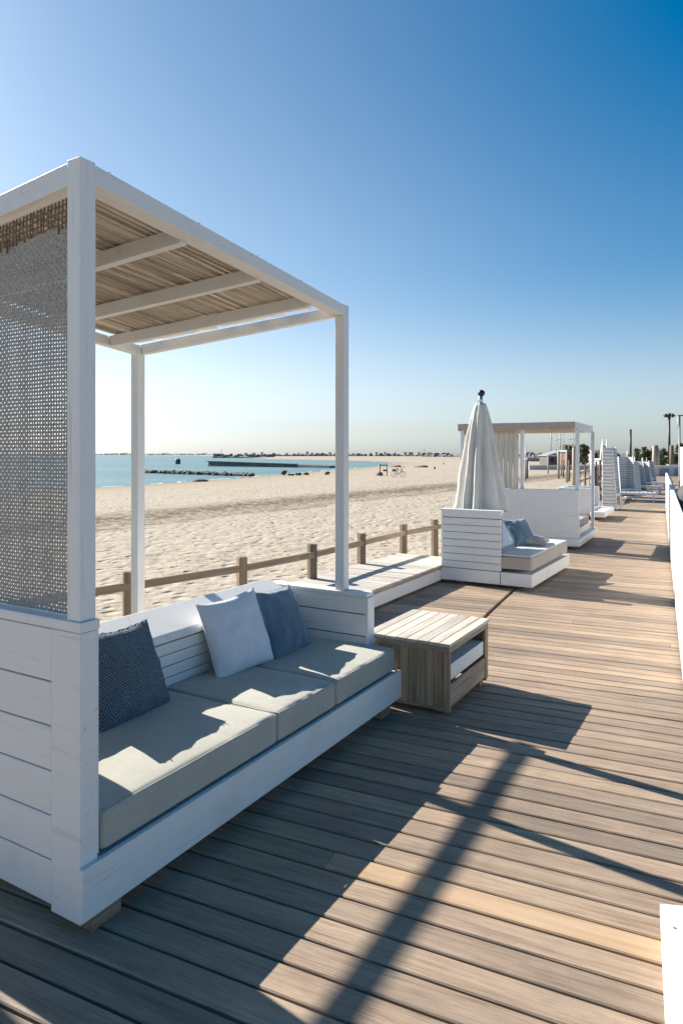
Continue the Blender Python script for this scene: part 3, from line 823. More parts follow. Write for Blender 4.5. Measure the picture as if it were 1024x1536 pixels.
o = pillow(.25, .2, .07, 'cushion_taupe', 3.3, 1.16, .30, .475, R(84), R(10), 0, 'taupe pillow lying flat on the daybed at the foot of the blue pillow', LO, LR)

def closed_parasol(loc, ztop, zbot, rb, label, nfold=9, seed=0):
    root = empty('closed_parasol', loc)
    tag(root, label, 'parasol')
    mb = MB(); mb.tube([(0,0,0.0), (.01,0,ztop+.03)], .024, 12); mb.build('pole', M['white_metal'], root, smooth=True)
    mb = MB(); nA, nZ_ = 144, 40; vs = []; fs = []
    for k in range(nZ_+1):
        h = k/nZ_; z = ztop+(zbot-ztop)*h
        rr = .062+(rb-.062)*(h**.8)*(1-.06*math.sin(h*math.pi))
        amp = .36*min(1, h*2.2+.12)
        for i in range(nA):
            t = 2*math.pi*i/nA
            fo = math.sin(nfold*t+.8*math.sin(2*t+seed)+1.2*h*math.sin(3*t))
            fo = math.copysign(abs(fo)**.7, fo)
            r_ = rr*(1-amp*(.5-.5*fo))*(1+.08*math.sin(t*2+1+h*2))
            r_ *= 1+.07*noise.noise(Vector((math.cos(t)*2, math.sin(t)*2, h*4+seed)))+.05*noise.noise(Vector((math.cos(t)*9, math.sin(t)*9, h*2.5)))+.03*noise.noise(Vector((math.cos(t)*5, math.sin(t)*5, h*13)))
            vs.append((.01+r_*math.cos(t), r_*math.sin(t), z+(.04*math.sin(nfold*t*.5+1)+.03*noise.noise(Vector((t*2, 1, 1))))*h**3))
    for k in range(nZ_):
        for i in range(nA):
            j = (i+1) % nA; fs.append((k*nA+i, (k+1)*nA+i, (k+1)*nA+j, k*nA+j))
    fs.append(tuple(range(nA)))
    mb.add(vs, fs); mb.build('canopy', M['canvas'], root, smooth=True, solid=.004)
    mb = MB(); mb.tube([(.01,0,ztop+.0), (.01,0,ztop+.10)], [.035, .028], 12); mb.build('ferrule', M['chrome'], root, smooth=True)
    mb = MB(); prof = [(0.001,-.045),(.03,-.036),(.046,-.012),(.048,.012),(.036,.034),(.015,.046),(.001,.048)]
    mb.tube([(.02,0,ztop+.135+z) for r_, z in prof], [r_ for r_, z in prof], 14); mb.build('finial', M['black'], root, smooth=True)
    return root
upos = LO+lu*.50+lp*.83
closed_parasol((upos.x, upos.y, .19), 2.33-.19,   .80-.10, .35, 'cream closed parasol with black ball finial, rising behind the daybed panel')

# ------------------------------------------------------------------ third: white cabana with flat roof
KR = R(90-28); KO = Vector((4.08, 11.75, 0))
cab2 = empty('roofed_cabana', KO, KR)
tag(cab2, 'white cabana with a flat tan roof on slim posts and a solid white end wall', 'cabana')
mb = MB(); mb.box((0, .0, .20), (.09, 1.9, 1.04)); mb.build('end_wall', M['white'], cab2, bevel=.008)
mb = MB(); mb.box((.091, 1.80, .2), (2.0, 1.9, 1.02)); mb.build('back_wall', M['white'], cab2, bevel=.008)
mb = MB(); mb.box((-.03, -.03, .05), (2.12, 1.92, .199)); mb.build('base', M['white_worn'], cab2, bevel=.045, seg=4)
def rl(t, v): # roof corners (local)
    return Vector((-.05+2.08*t, .07+2.06*v, 0))
zc = [2.215, 2.13]
def rz_(t): return 2.215-.02*t
mb = MB()
cs = [rl(0,0), rl(1,0), rl(1,1), rl(0,1)]
mb.hexa([(p.x, p.y, 2.10) for p in cs], [(p.x, p.y, 2.125) for p in cs]); ceil = mb.build('ceiling', m_plain('tan_ceiling_cloth', (.42,.34,.27), .9), cab2)
gb_ = m_plain('grey_beige_fascia', (.40,.355,.31), .7)
mb = MB(); mb.box((-.065, .055, 2.115), (-.04, 2.14, 2.218)); mb.build('fascia', gb_, cab2)
mb = MB(); mb.box((-.04, 2.12, 2.09), (2.05, 2.145, 2.218)); mb.build('fascia', gb_, cab2)
mb = MB(); mb.box((-.039, .055, 2.075), (2.05, .08, 2.218)); mb.build('fascia', M['white_worn'], cab2)
mb = MB(); mb.box((2.025, 0.081, 2.09), (2.05, 2.119, 2.218)); mb.build('fascia', M['white_worn'], cab2)
mb = MB(); mb.box((-.039, 0.081, 2.19), (2.024, 2.119, 2.22)); mb.build('roof_sheet', M['white_worn'], cab2)
for u, p in ((.13, .045), (1.97, .045), (-.01, 2.07), (1.97, 2.07), (.14, 1.0)):
    mb = MB(); s = .03
    mb.box((u-s, p-s, .201 if p < 1.5 else 0), (u+s, p+s, 2.099))
    mb.build('post', M['white_metal'], cab2, bevel=.004)
curtain((.10, 1.1, 0), (.10, 1.52, 0), 1.02, 2.08, 5, .05, 'curtain', cab2, 'curtain')
curtain((.0, 1.72, 0), (.02, 2.05, 0), .5, 2.08, 5, .04, 'curtain', cab2, 'curtain')
curtain((1.95, 1.5, 0), (1.95, 2.0, 0), .5, 2.08, 5, .04, 'curtain', cab2, 'curtain')
mb = MB(); mb.box((.1, .09, .2), (2.0, 1.75, .32)); mb.build('seat_base', M['white'], cab2, bevel=.01)
me = rounded_box((.12, .1, .322), (1.93, 1.3, .45), .03, 12, .01, .004, 6)
o = link('mattress', me, M['cushion_taupe'], smooth=True); o.location = KO; o.rotation_euler = (0, 0, KR)
tag(o, 'taupe mattress on the seat of the roofed white cabana', 'mattress')

# white armchair beyond the cabana
ch = empty('box_armchair', (6.35, 17.3, 0), R(62))
tag(ch, 'boxy white high backed armchair beyond the sunbeds', 'armchair')
mb = MB(); mb.box((0, .0, .12), (.07, .85, .80)); mb.build('arm', M['white'], ch, bevel=.02, seg=3)
mb = MB(); mb.box((1.23, .0, .12), (1.3, .85, .80)); mb.build('arm', M['white'], ch, bevel=.02, seg=3)
mb = MB(); mb.box((.072, .77, .12), (1.228, .85, .80)); mb.build('backrest', M['white'], ch, bevel=.01)
mb = MB(); mb.box((-.4, -.35, .10), (1.5, -.002, .24)); mb.box((.072, -.002, .10), (1.228, .768, .30)); mb.build('seat', M['white'], ch, bevel=.02)
mb = MB(); mb.box((0.1, .0, .0), (1.2, .8, .099)); mb.build('plinth', M['groove'], ch)

# high woven beach chairs with trapezoid side wings
def wicker_mat():
    m, nt, b = new_mat('grey_white_wicker')
    co = obj_co(nt); sp = N(nt, 'ShaderNodeSeparateXYZ'); L(nt, co, sp.inputs[0])
    zz = math_n(nt, 'ABSOLUTE', math_n(nt, 'SINE', math_n(nt, 'MULTIPLY', sp.outputs['Z'], 36.0)))
    n = noise_n(nt, obj_co(nt, (3, 3, 30)), 2.0, 4, .7)
    f = math_n(nt, 'ADD', math_n(nt, 'MULTIPLY', zz, .45), math_n(nt, 'MULTIPLY', n, .55))
    L(nt, ramp(nt, f, [(.2, (.36,.36,.35)), (.5, (.58,.575,.56)), (.75, (.76,.75,.73))]), b.inputs['Base Color'])
    b.inputs['Roughness'].default_value = .8; bump(nt, b, zz, .8, .02)
    return m
M['white_wicker'] = wicker_mat()
def wicker():
    """back along the local x axis, opens towards -y"""
    root = empty('beach_chair'); W2, H = .55, 1.6
    prof = [(0, .08), (-.60, .08), (-.56, .5), (-.47, 1.1), (-.41, H), (.0, H)]
    for s_ in (-1, 1):
        mb = MB(); n = len(prof)
        mb.add([(s_*W2-.012, y, z) for y, z in prof]+[(s_*W2+.012, y, z) for y, z in prof],
               [tuple(range(n)), tuple(reversed(range(n, 2*n)))]+[(i, i+n, (i+1) % n+n, (i+1) % n) for i in range(n)])
        wing = mb.build('side_wing', M['white_wicker'], root)
        mb = MB(); mb.tube([(s_*W2, -.635, .01), (s_*W2, -.585, .5), (s_*W2, -.49, 1.1), (s_*W2, -.42, H+.02)], .024, 8)
        mb.build('edge_tube', M['white_metal'], wing, smooth=True)
        mb = MB(); mb.tube([(s_*W2*.96, .02, .0), (s_*W2*.96, .02, H+.22)], .022, 8); mb.build('back_pole', M['white_metal'], root, smooth=True)
    mb = MB(); mb.hexa([(-W2+.014,-.004,.08),(W2-.014,-.004,.08),(W2-.014,.03,.08),(-W2+.014,.03,.08)], [(-W2+.014,-.004,H),(W2-.014,-.004,H),(W2-.014,.03,H),(-W2+.014,.03,H)]); mb.build('woven_back', M['white_wicker'], root)
    mb = MB(); mb.box((-W2+.014, -.60, .36), (W2-.014, -.006, .42)); mb.build('seat_board', M['white_metal'], root, bevel=.01)
    mb = MB(); mb.box((-W2+.02, -1.0, .10), (W2-.02, -.61, .15)); mb.build('footrest', M['white_worn'], root, bevel=.01)
    return root
wk = wicker()
def at_px(x, y): q = px2(x, y); return q.x, q.y
spots = [(907, 764, 60, .70, .60, 1.16, 'tallest white woven beach chair, with slanted tubular edge, nearest of the row'),
         (930, 749, 14, .55, .7, .98, 'bluish white woven beach chair, second in the row, facing the deck'),
         (937, 746, 98, .80, .62, .86, 'woven beach chair with dark shaded side, third in the row'),
         (946, 740, 40, .62, .8, .86, 'woven grey white beach chair, fourth in the row along the boardwalk'),
         (955, 733, 22, .70, .8, .82, 'woven grey white beach chair, fifth in the row, before the last one'),
         (966, 727, 50, .80, .8, .82, 'smallest looking woven beach chair, at the far end of the row')]
for i, (x, y, rz, sx, sy, sh, lab) in enumerate(spots):
    o = wk if i == 0 else copy_tree(wk)
    o.location = px2(x, y); o.rotation_euler = (0, 0, R(rz)); o.scale = (sx, sy, sh)
    tag(o, lab, 'beach chair', 'woven beach chairs along the boardwalk')
def lounger():
    root = empty('low_lounger')
    mb = MB()
    for k in range(9): mb.box((-.30, -.9+k*.14, .30), (.30, -.80+k*.14, .325))
    mb.build('slatted_bed', M['white_worn'], root)
    for s_ in (-1, 1):
        mb = MB(); mb.box((s_*.33-.02, -.95, .26), (s_*.33+.02, .95, .33)); mb.build('side_rail', M['white_metal'], root, bevel=.004)
        for y in (-.85, .55):
            mb = MB(); mb.box((s_*.33-.02, y, 0), (s_*.33+.02, y+.05, .259)); mb.build('leg', M['white_metal'], root)
    mb = MB(); mb.hexa([(-.30,.38,.33),(.30,.38,.33),(.30,.40,.30),(-.30,.40,.30)], [(-.30,.92,.72),(.30,.92,.72),(.30,.95,.70),(-.30,.95,.70)]); mb.build('backrest', M['white_worn'], root)
    return root
lg = lounger()
for i, (x, y, rz, lab) in enumerate(((941, 752, 66, 'low white slatted lounger nearest, in front of the third beach chair'), (957, 740, 60, 'low white slatted lounger in the middle, in front of the fourth beach chair'), (968, 733, 66, 'low white slatted lounger farthest, in front of the last beach chairs'))):
    o = lg if i == 0 else copy_tree(lg)
    o.location = px2(x, y); o.rotation_euler = (0, 0, R(rz)); tag(o, lab, 'lounger', 'low loungers in front of the beach chairs')

# ------------------------------------------------------------------ right: low white wall, white bench corner, covered stack
wall = empty('parapet_wall', dk(.13, 4.85+.47), -DA)
wall.location = dk(.145, 5.40)
tag(wall, 'long low white wall running down the right side of the boardwalk', 'wall')
mb = MB(); x = 0.0; i = 0
while x < 17.5:
    l = 2.4; mb.box((0, x+.001, .045), (.05, min(x+l-.001, 17.6), 1.098)); x += l
mb.build('panel', M['white'], wall, bevel=.004)
for k in range(8):
    mb = MB(); mb.box((.051, .1+k*2.4, .0), (.12, .18+k*2.4, 1.05)); mb.build('bracket', M['white_worn'], wall)
# corner of a low white boarded step lying on the deck
bn = empty('white_step', (1.098, 2.357, 0), -R(23.5))
tag(bn, 'corner of a low white painted boarded step on the deck at the bottom right edge', 'step')
mb = MB()
mb.hexa([(0,0,.065),(0,-1.6,.065),(.7,-1.6,.065),(.7,.2,.065)], [(0,0,.10),(0,-1.6,.10),(.7,-1.6,.10),(.7,.2,.10)])
tp = mb.build('top_board', M['white'], bn, bevel=.0015)
for (x, y) in ((.040, -.115), (.080, -.29), (.04, -.62)):
    mb = MB(); mb.tube([(x, y, .0995), (x, y, .1015)], .0055, 10); mb.build('screw', M['pole_grey'], tp)
mb = MB(); mb.box((.02, -1.58, .001), (.05, -.03, .064)); mb.build('side_board', M['white'], bn, bevel=.003)
st = empty('covered_stack', (4.75, 9.0, 0), -DA)
tag(st, 'dark grey canvas covered stack just behind the white wall', 'cover')
me = rounded_box((-.35, -.6, 0), (.45, .9, 1.18), .12, 10, .05, .03, 4)
link('canvas_cover', me, M['grey_canvas'], st, smooth=True)
st.location = (4.92, 9.2, 0)
mb = MB(); mb.box((-.3,-.5,.0),(.4,.8,.05)); mb.build('pallet', M['block'], st)

# ------------------------------------------------------------------ poles, lamps
def simple_post(name, x, Y, ztop, rad, mat, label, cat, group=None, lean=0.0, z0=None):
    X = (x-512)*Y/F
    if z0 is None: z0 = ground_z(X, Y)-.1
    root = MB(); root.tube([(0,0,z0), (lean*.5,0,(z0+ztop)/2), (lean,0,ztop)], [rad*1.05, rad, rad*.95], 10)
    o = root.build(name, M[mat], smooth=True); o.location = (X, Y, 0)
    return tag(o, label, cat, group)
def ztop_at(y, Y): return EYE+(HZ-y)*Y/F
# street lamp with cluster of heads
Y = 75.0; X = (1003-512)*Y/F
lamp = empty('street_lamp', (X, Y, 0)); tag(lamp, 'tall black lamp post with a cluster of floodlight heads', 'street lamp')
zt1 = ztop_at(622, Y)
mb = MB(); mb.tube([(0,0,-.5), (0,0,zt1)], [.15, .09], 12); mb.build('pole', M['black'], lamp, smooth=True)
mb = MB(); mb.tube([(0,0,zt1-.5), (0,0,zt1+.15)], [.13, .2], 12); mb.build('collar', M['black'], lamp, smooth=True)
for a_ in (0, 70, 150, 200, 290):
    mb = MB(); c, s = math.cos(R(a_)), math.sin(R(a_))
    mb.tube([(c*.1, s*.1, zt1-.05), (c*.32, s*.32, zt1-.04), (c*.34, s*.34, zt1+.02), (c*.52, s*.52, zt1-.2)], [.04, .05, .12, .19], 10)
    mb.build('lamp_head', M['black'], lamp, smooth=True)
Y = 48.0; X = (1018.5-512)*Y/F
l2 = empty('street_lamp', (X, Y, 0)); tag(l2, 'slim dark lamp post with a flat head at the right edge', 'street lamp')
zt2 = ztop_at(624, Y)
mb = MB(); mb.tube([(0,0,-.4), (0,0,zt2)], [.07, .05], 10); mb.build('pole', M['black'], l2, smooth=True)
mb = MB(); mb.box((-.12, -.1, zt2), (.4, .1, zt2+.07)); mb.build('lamp_head', M['black'], l2, bevel=.02)
mb = MB(); mb.tube([(-.13,0,zt2-.9), (-.13,0,zt2-.1)], .035, 8); mb.build('white_tube', M['white_metal'], l2, smooth=True)
Y = 62.0; o = simple_post('dark_pole', 945, Y, ztop_at(644, Y), .10, 'black', 'dark bare pole standing alone above the beach seats', 'pole')
simple_post('metal_pole', 1018.2, 11.5, ztop_at(640, 11.5), .011, 'pole_grey', 'thin grey metal pole behind the white wall', 'pole')
# beige wall post at the right edge
o = MB(); o.box((0, 0, 0), (.8, .4, 2.05)); pp = o.build('gate_pillar', m_plain('pale_plaster', (.62,.57,.50), .9), bevel=.02); pp.location = (17.52, 35, 0)
tag(pp, 'pale plaster pillar at the right picture edge', 'pillar')
# white cross wall at the end of the boardwalk
endw = empty('end_wall', (24.2, 52.5, 0), -DA*.3); tag(endw, 'low white rendered wall across the far end of the boardwalk', 'wall')
mb = MB(); mb.box((-.6, 0, -.3), (14, .3, .72)); mb.build('wall', m_plain('white_render', (.62,.62,.60), .85), endw)
mb = MB(); mb.box((-.65, -.04, .722), (14.05, .34, .82)); mb.build('coping', M['white_worn'], endw)
gp_ = m_plain('grey_panel', (.30,.30,.30), .8)
for k in range(5):
    mb = MB(); mb.box((.2+k*1.1, -.03, .05), (.9+k*1.1, -.001, .6)); mb.build('panel', gp_, endw)

# posts in the sand beside the far boardwalk
posts = [(790,690,58,'pole_brown',.13,'dark short post on the sand behind the cabana roof post'),
 (787.5,668,52,'pole_grey',.06,'thin grey pole just left of the dark short post'),
 (821.5,684,72,'pole_beige',.10,'pale post furthest out on the sand, the smallest'),
 (837,677,58,'pole_beige',.14,'pale post in front of the grey roofed hut'),
 (841.5,679,66,'pole_beige',.10,'pale thin post close behind the post by the hut'),
 (849.5,676,50,'pole_beige',.12,'pale post left of the brown kiosk'),
 (853,690,52,'pole_brown',.09,'short brown post at the kiosk'),
 (860,671,40,'pole_beige',.13,'tallest pale post, left of the cabana corner post'),
 (864.5,674,43,'pole_beige',.09,'pale slimmer post right behind the tallest pale post'),
 (844.5,690,60,'pole_brown',.08,'short brown post left of the kiosk posts'),
 (893.5,692,30,'pole_brown',.07,'brown post right of the cabana roof'),
 (899,690,27,'pole_brown',.06,'second brown post right of the cabana roof'),
 (886.5,676,25,'white_metal',.055,'white post just right of the cabana corner'),]
for (x, yt, Y, mt, rd, lab) in posts:
    simple_post('wooden_post' if mt != 'white_metal' else 'white_post', x, Y, ztop_at(yt, Y), rd*.72, mt, lab, 'post', 'posts standing in the sand')
# slanted tall posts near the first beach seat
for (x, yt, Y, ln, lab) in ((898, 664, 33, .25, 'slanting white pole left of the tallest beach seat'), (903.5, 668, 33, .1, 'white pole beside the slanting one'), (909, 667, 33, -.05, 'white pole behind the top of the tallest beach seat')):
    simple_post('white_pole', x-ln*12, Y, ztop_at(yt, Y), .05, 'white_metal', lab, 'pole', 'white poles by the beach seats', lean=ln)
for (x, yb, yt, lab) in ((917, 752, 690, 'white upright pole behind the tallest beach chair'), (923.5, 746, 683, 'white upright pole left of the second beach chair'), (934, 741, 694, 'white upright pole between the second and third beach chairs'), (943, 737, 692, 'white upright pole beside the fourth beach chair'), (951, 731, 694, 'white upright pole behind the fifth beach chair'), (960, 727, 694, 'white upright pole behind the last beach chairs'), (972, 724, 695, 'white upright pole at the far end of the beach chairs')):
    q = px2(x, yb); simple_post('white_pole', x, q.y, ztop_at(yt, q.y), .028, 'white_metal', lab, 'pole', 'white poles by the beach chairs', z0=0)
# rope fences with low rails on the sand (rows of thin rails)
rf = empty('rail_fence', (0,0,0)); tag(rf, 'thin grey wooden railing behind the beach seats', 'fence')
P0, P1 = px2(868, 0, Y=24), px2(906, 0, Y=36)
for k in range(7):
    t = k/6; q = P0.lerp(P1, t); mb = MB(); mb.tube([(q.x, q.y, -.5), (q.x, q.y, 1.15)], .04, 8); mb.build('post', M['pole_brown'], rf, smooth=True)
for z in (.1, .42, .75, 1.05):
    mb = MB(); mb.bar((P0.x, P0.y+.05, z), (P1.x, P1.y+.05, z), .05, .09); mb.build('rail', M['pole_beige'], rf)

# sailing boat masts behind the huts
for i, (x, yt, r_) in enumerate(((825.5, 646, .16), (833.5, 650, .08), (839.5, 648, .14), (843.5, 652, .07), (854, 648, .07), (858.5, 647, .10))):
    Y = 170
    X = (x-512)*Y/F
    root = empty('sailing_mast', (X, Y, 0))
    tag(root, ['thick grey boat mast above the grey roofed hut, leftmost of the masts', 'thin boat mast second from the left', 'dark boat mast with stays, third from the left', 'thin boat mast just right of the dark one', 'thin boat mast left of the palm tops', 'boat mast furthest right, beside the cabana post'][i], 'mast', 'boat masts behind the huts')
    z1 = ztop_at(yt-3, Y)
    mb = MB(); mb.tube([(0,0,-1), (0,0,z1)], [r_, r_*.6], 8); mb.build('spar', M['pole_grey'], root, smooth=True)
    mb = MB(); mb.tube([(-.6,0,z1*.7), (.6,0,z1*.7)], .04, 6); mb.build('spreader', M['pole_grey'], root)
    mb = MB(); mb.tube([(0,0,z1), (1.2,0,-.8)], .02, 5); mb.build('stay', M['pole_grey'], root)

# ------------------------------------------------------------------ far buildings, trees
def leaf_mat(name, d, l):
    m, nt, b = new_mat(name)
    at = N(nt, 'ShaderNodeAttribute', attribute_name='rnd')
    L(nt, ramp(nt, at.outputs['Fac'], [(0, d), (1, l)]), b.inputs['Base Color']); b.inputs['Roughness'].default_value = .7
    return m
M['leaf_dark'] = leaf_mat('dark_leaves', (.035,.045,.02), (.13,.13,.06))
M['leaf_olive'] = leaf_mat('olive_leaves', (.08,.09,.03), (.24,.24,.09))
M['leaf_dry'] = leaf_mat('dry_grass_leaves', (.16,.13,.05), (.33,.29,.13))
M['bark'] = m_plain('bark', (.13,.10,.075), .9)
def crown(mb, c, rx, ry, rz, n, leaf, seed=0):
    r2 = random.Random(seed)
    lumps = [(Vector((r2.uniform(-.6,.6)*rx, r2.uniform(-.6,.6)*ry, r2.uniform(-.4,.7)*rz)), r2.uniform(.3,.55)) for _ in range(9)]
    for i in range(n):
        lc, lr = r2.choice(lumps)
        v = Vector((r2.gauss(0,1), r2.gauss(0,1), r2.gauss(0,1))).normalized()*(r2.random()**.4)
        p = Vector(c)+lc+Vector((v.x*rx*lr, v.y*ry*lr, v.z*rz*lr))
        a_ = Vector((r2.gauss(0,1), r2.gauss(0,1), r2.gauss(0,.6))).normalized()*leaf*r2.uniform(.6,1.3)
        b_ = a_.cross(Vector((r2.gauss(0,1), r2.gauss(0,1), r2.gauss(0,1)))).normalized()*leaf*.5
        mb.add([p-a_, p+b_, p+a_, p-b_], [(0,1,2,3)], r2.random())
def bush(x, ybot, ytop, wpx, Y, mat, label, seed, name='bush', trunk=True, group='shrubs and trees at the far end'):
    X = (x-512)*Y/F; g = ground_z(X, Y) if name != 'beach_grass' else SEA_Z+.15
    zt_ = ztop_at(ytop, Y); hgt = zt_-g; rx = wpx*Y/F/2
    root = empty(name, (X, Y, g)); tag(root, label, 'bush' if name != 'tree' else 'tree', group)
    mb = MB(); crown(mb, (0,0,hgt*.55), rx, rx*.7, hgt*.48, 420, max(.12, hgt*.085), seed); mb.build('crown', M[mat], root)
    mb = MB(); mb.tube([(0,0,-.2), (rx*.05,0,hgt*.3), (0,0,hgt*.7)], [hgt*.05, hgt*.035, hgt*.015], 8)
    mb.tube([(0,0,hgt*.2), (rx*.4,0,hgt*.6)], [hgt*.03, hgt*.01], 6); mb.tube([(0,0,hgt*.15), (-rx*.4,.1,hgt*.55)], [hgt*.03, hgt*.01], 6)
    mb.build('trunk', M['bark'], root, smooth=True)
    return root
bush(815, 700, 680, 18, 150, 'leaf_dark', 'dark rounded tree left of the grey roofed hut', 1, 'tree')
bush(800, 700, 689, 26, 190, 'leaf_dark', 'low dark bush furthest left behind the cabana posts', 2)
bush(876, 700, 668, 17, 110, 'leaf_dark', 'dark tree directly behind the cabana corner post', 3, 'tree')
bush(868, 700, 683, 12, 100, 'leaf_olive', 'low olive bush under the dark tree by the cabana corner', 4)
bush(909, 700, 680, 22, 120, 'leaf_dark', 'dark bush behind the top of the tallest beach seat', 5)
bush(924, 700, 679, 15, 115, 'leaf_dark', 'dark bush with a pointed top between the beach seats and the bare pole', 6)
bush(936, 694, 683, 30, 160, 'leaf_olive', 'low olive hedge behind the bare pole', 7)
bush(960, 706, 674, 26, 90, 'leaf_dark', 'dark leafy tree left of the twin pillars', 8, 'tree')
bush(954, 706, 684, 22, 80, 'leaf_olive', 'pale olive bush in front of the dark leafy tree', 9)
bush(970, 706, 671, 20, 95, 'leaf_dark', 'tall dark tree beside the twin pillars', 10, 'tree')
bush(992, 708, 680, 20, 66, 'leaf_olive', 'bright olive shrub between the twin pillars and the lamp post', 11)
bush(996, 706, 670, 20, 84, 'leaf_dark', 'dark tree just behind the black lamp post', 12, 'tree')
bush(1012, 706, 678, 20, 80, 'leaf_olive', 'olive shrub right of the black lamp post', 13)
bush(1022, 706, 664, 18, 85, 'leaf_dark', 'dark tree at the right picture edge', 14, 'tree')
# palm tops above the kiosk
for i, (x, yt, lab) in enumerate(((852, 664, 'dark palm rising behind the brown kiosk'), (863.5, 667, 'dark palm right of the kiosk, behind the tall pale post'), (873, 664, 'dark palm behind the cabana corner post'))):
    Y = 140; X = (x-512)*Y/F; root = empty('palm_tree', (X, Y, -.4)); tag(root, lab, 'palm tree', 'palms behind the kiosk')
    h = ztop_at(yt+2, Y)
    mb = MB(); mb.tube([(0,0,-.2), (.1,0,h*.5), (.05,0,h)], [.28, .2, .16], 8); mb.build('trunk', M['bark'], root, smooth=True)
    mb = MB(); r2 = random.Random(i)
    for k in range(22):
        a_ = R(k*360/22+r2.uniform(-8,8)); ln = r2.uniform(1.3, 2.0); up = r2.uniform(-.2, .9)
        prev = None
        for j in range(7):
            t = j/6; c = Vector((math.cos(a_)*ln*t, math.sin(a_)*ln*t, h+ln*(up*t-1.1*t*t)))
            wv = .28*math.sin(math.pi*min(1, t*.9+.1)); sd_ = Vector((-math.sin(a_), math.cos(a_), 0))*wv
            cur = (c-sd_-Vector((0,0,wv*.5)), c, c+sd_-Vector((0,0,wv*.5)))
            if prev: mb.add([prev[0], prev[1], prev[2], cur[0], cur[1], cur[2]], [(0,1,4,3), (1,2,5,4)])
            prev = cur
    mb.build('fronds', M['leaf_dark'], root, solid=.02)
def hut(name, x0, x1, ytop, Y, depth, mat, roofmat, label, pitch=0.6, door=True, side=0):
    X0, X1 = (x0-512)*Y/F, (x1-512)*Y/F; zt_ = ztop_at(ytop, Y)
    root = empty(name, (X0, Y, -.4)); tag(root, label, 'building')
    wd = X1-X0; h = zt_+.4-pitch
    mb = MB(); mb.box((0,0,0), (wd, depth, h)); mb.build('wall', mat, root)
    mb = MB(); e = .25
    if side: mb.hexa([(-e,-e,h+.002),(wd+e,-e,h+pitch),(wd+e,depth+e,h+pitch),(-e,depth+e,h+.002)], [(-e,-e,h+.16),(wd+e,-e,h+pitch+.16),(wd+e,depth+e,h+pitch+.16),(-e,depth+e,h+.16)])
    else: mb.hexa([(-e,-e,h+.002),(wd+e,-e,h+.002),(wd+e,depth+e,h+.002),(-e,depth+e,h+.002)], [(-e+.3,-e+.3,h+pitch),(wd+e-.3,-e+.3,h+pitch),(wd+e-.3,depth+e-.3,h+pitch),(-e+.3,depth+e-.3,h+pitch)])
    mb.build('roof', roofmat, root)
    mb = MB(); mb.box((wd*.15,-.06,h*.35), (wd*.4,-.002,h*.8)); mb.build('window', M['black'], root)
    mb = MB(); mb.box((wd*.6,-.06,0.02), (wd*.8,-.002,h*.75)); mb.build('door', M['pole_brown'], root)
    return root
tan = m_plain('tan_render', (.50,.43,.35), .9); greyroof = m_plain('grey_roof', (.26,.27,.28), .8); slate = m_plain('dark_wall', (.12,.115,.11), .9); brown = m_plain('brown_boards', (.17,.10,.065), .9); cream = m_plain('cream_render', (.60,.55,.47), .9)
hut('beach_hut', 822, 842, 677, 130, 6, slate, greyroof, 'dark hut with a sloping grey roof left of the kiosk', .9, side=1)
hut('kiosk', 850, 859.5, 675, 105, 4, brown, greyroof, 'brown boarded kiosk between the pale posts', .3)
hut('bungalow', 790, 812, 687, 210, 6, slate, greyroof, 'low dark bungalow furthest left behind the posts', .8)
hut('house', 888, 908, 675, 180, 10, tan, tan, 'tan flat roofed house behind the cabana roof', .2)
hut('house', 925, 946, 685, 120, 6, slate, cream, 'low house with a cream roof behind the bare pole', .5)
hut('bungalow', 905, 926, 688, 140, 6, cream, cream, 'cream low building behind the tallest beach seat', .3)
# twin pillars
for i, (x, lab) in enumerate(((980.5, 'left pale pillar of the pair beside the olive shrub'), (985.5, 'right pale pillar of the pair beside the olive shrub'))):
    Y = 64; simple_post('pillar', x, Y, ztop_at(669+i*4, Y), .18, 'pole_beige', lab, 'pillar')
simple_post('dark_pillar', 982.8, 66, ztop_at(668, 66), .22, 'pole_brown', 'dark pillar between the two pale pillars', 'pillar')
simple_post('dark_pillar', 1006.5, 74, ztop_at(668, 74), .22, 'pole_brown', 'dark pillar just right of the black lamp post', 'pillar')
# low white wall behind the sand (two runs)
for (x0, x1, Y, z, lab) in ((793, 886, 92, .55, 'long low whitish wall along the back of the sand behind the posts'), (887, 975, 78, .5, 'low whitish wall behind the woven beach seats')):
    X0, X1 = (x0-512)*Y/F, (x1-512)*Y/F
    root = empty('garden_wall', (X0, Y, -.4)); tag(root, lab, 'wall')
    mb = MB(); mb.box((0,0,0), (X1-X0, .25, z)); mb.build('wall', m_plain('whitish_wall', (.55,.53,.49), .9), root)
    mb = MB(); mb.box((-.05,-.05,z+.002), (X1-X0+.05, .3, z+.1)); mb.build('coping', M['white_worn'], root)
# grey box van by the lamp
gv = empty('utility_cabinet', (40.0, 82, 0)); tag(gv, 'grey utility cabinet behind the end wall, right of the lamp post', 'cabinet')
X = (1004-512)*60/F; gv.location = (X, 60, -.3)
mb = MB(); mb.box((0,0,0), (.85, .6, 1.0)); mb.build('housing', m_plain('grey_steel', (.16,.17,.18), .5), gv, bevel=.03)
mb = MB(); mb.box((-.05,-.05,1.002), (.9, .65, 1.08)); mb.build('lid', M['pole_grey'], gv, bevel=.02)
mb = MB(); mb.box((.42,-.02,.1), (.44,-.001,.9)); mb.build('door_gap', M['black'], gv)

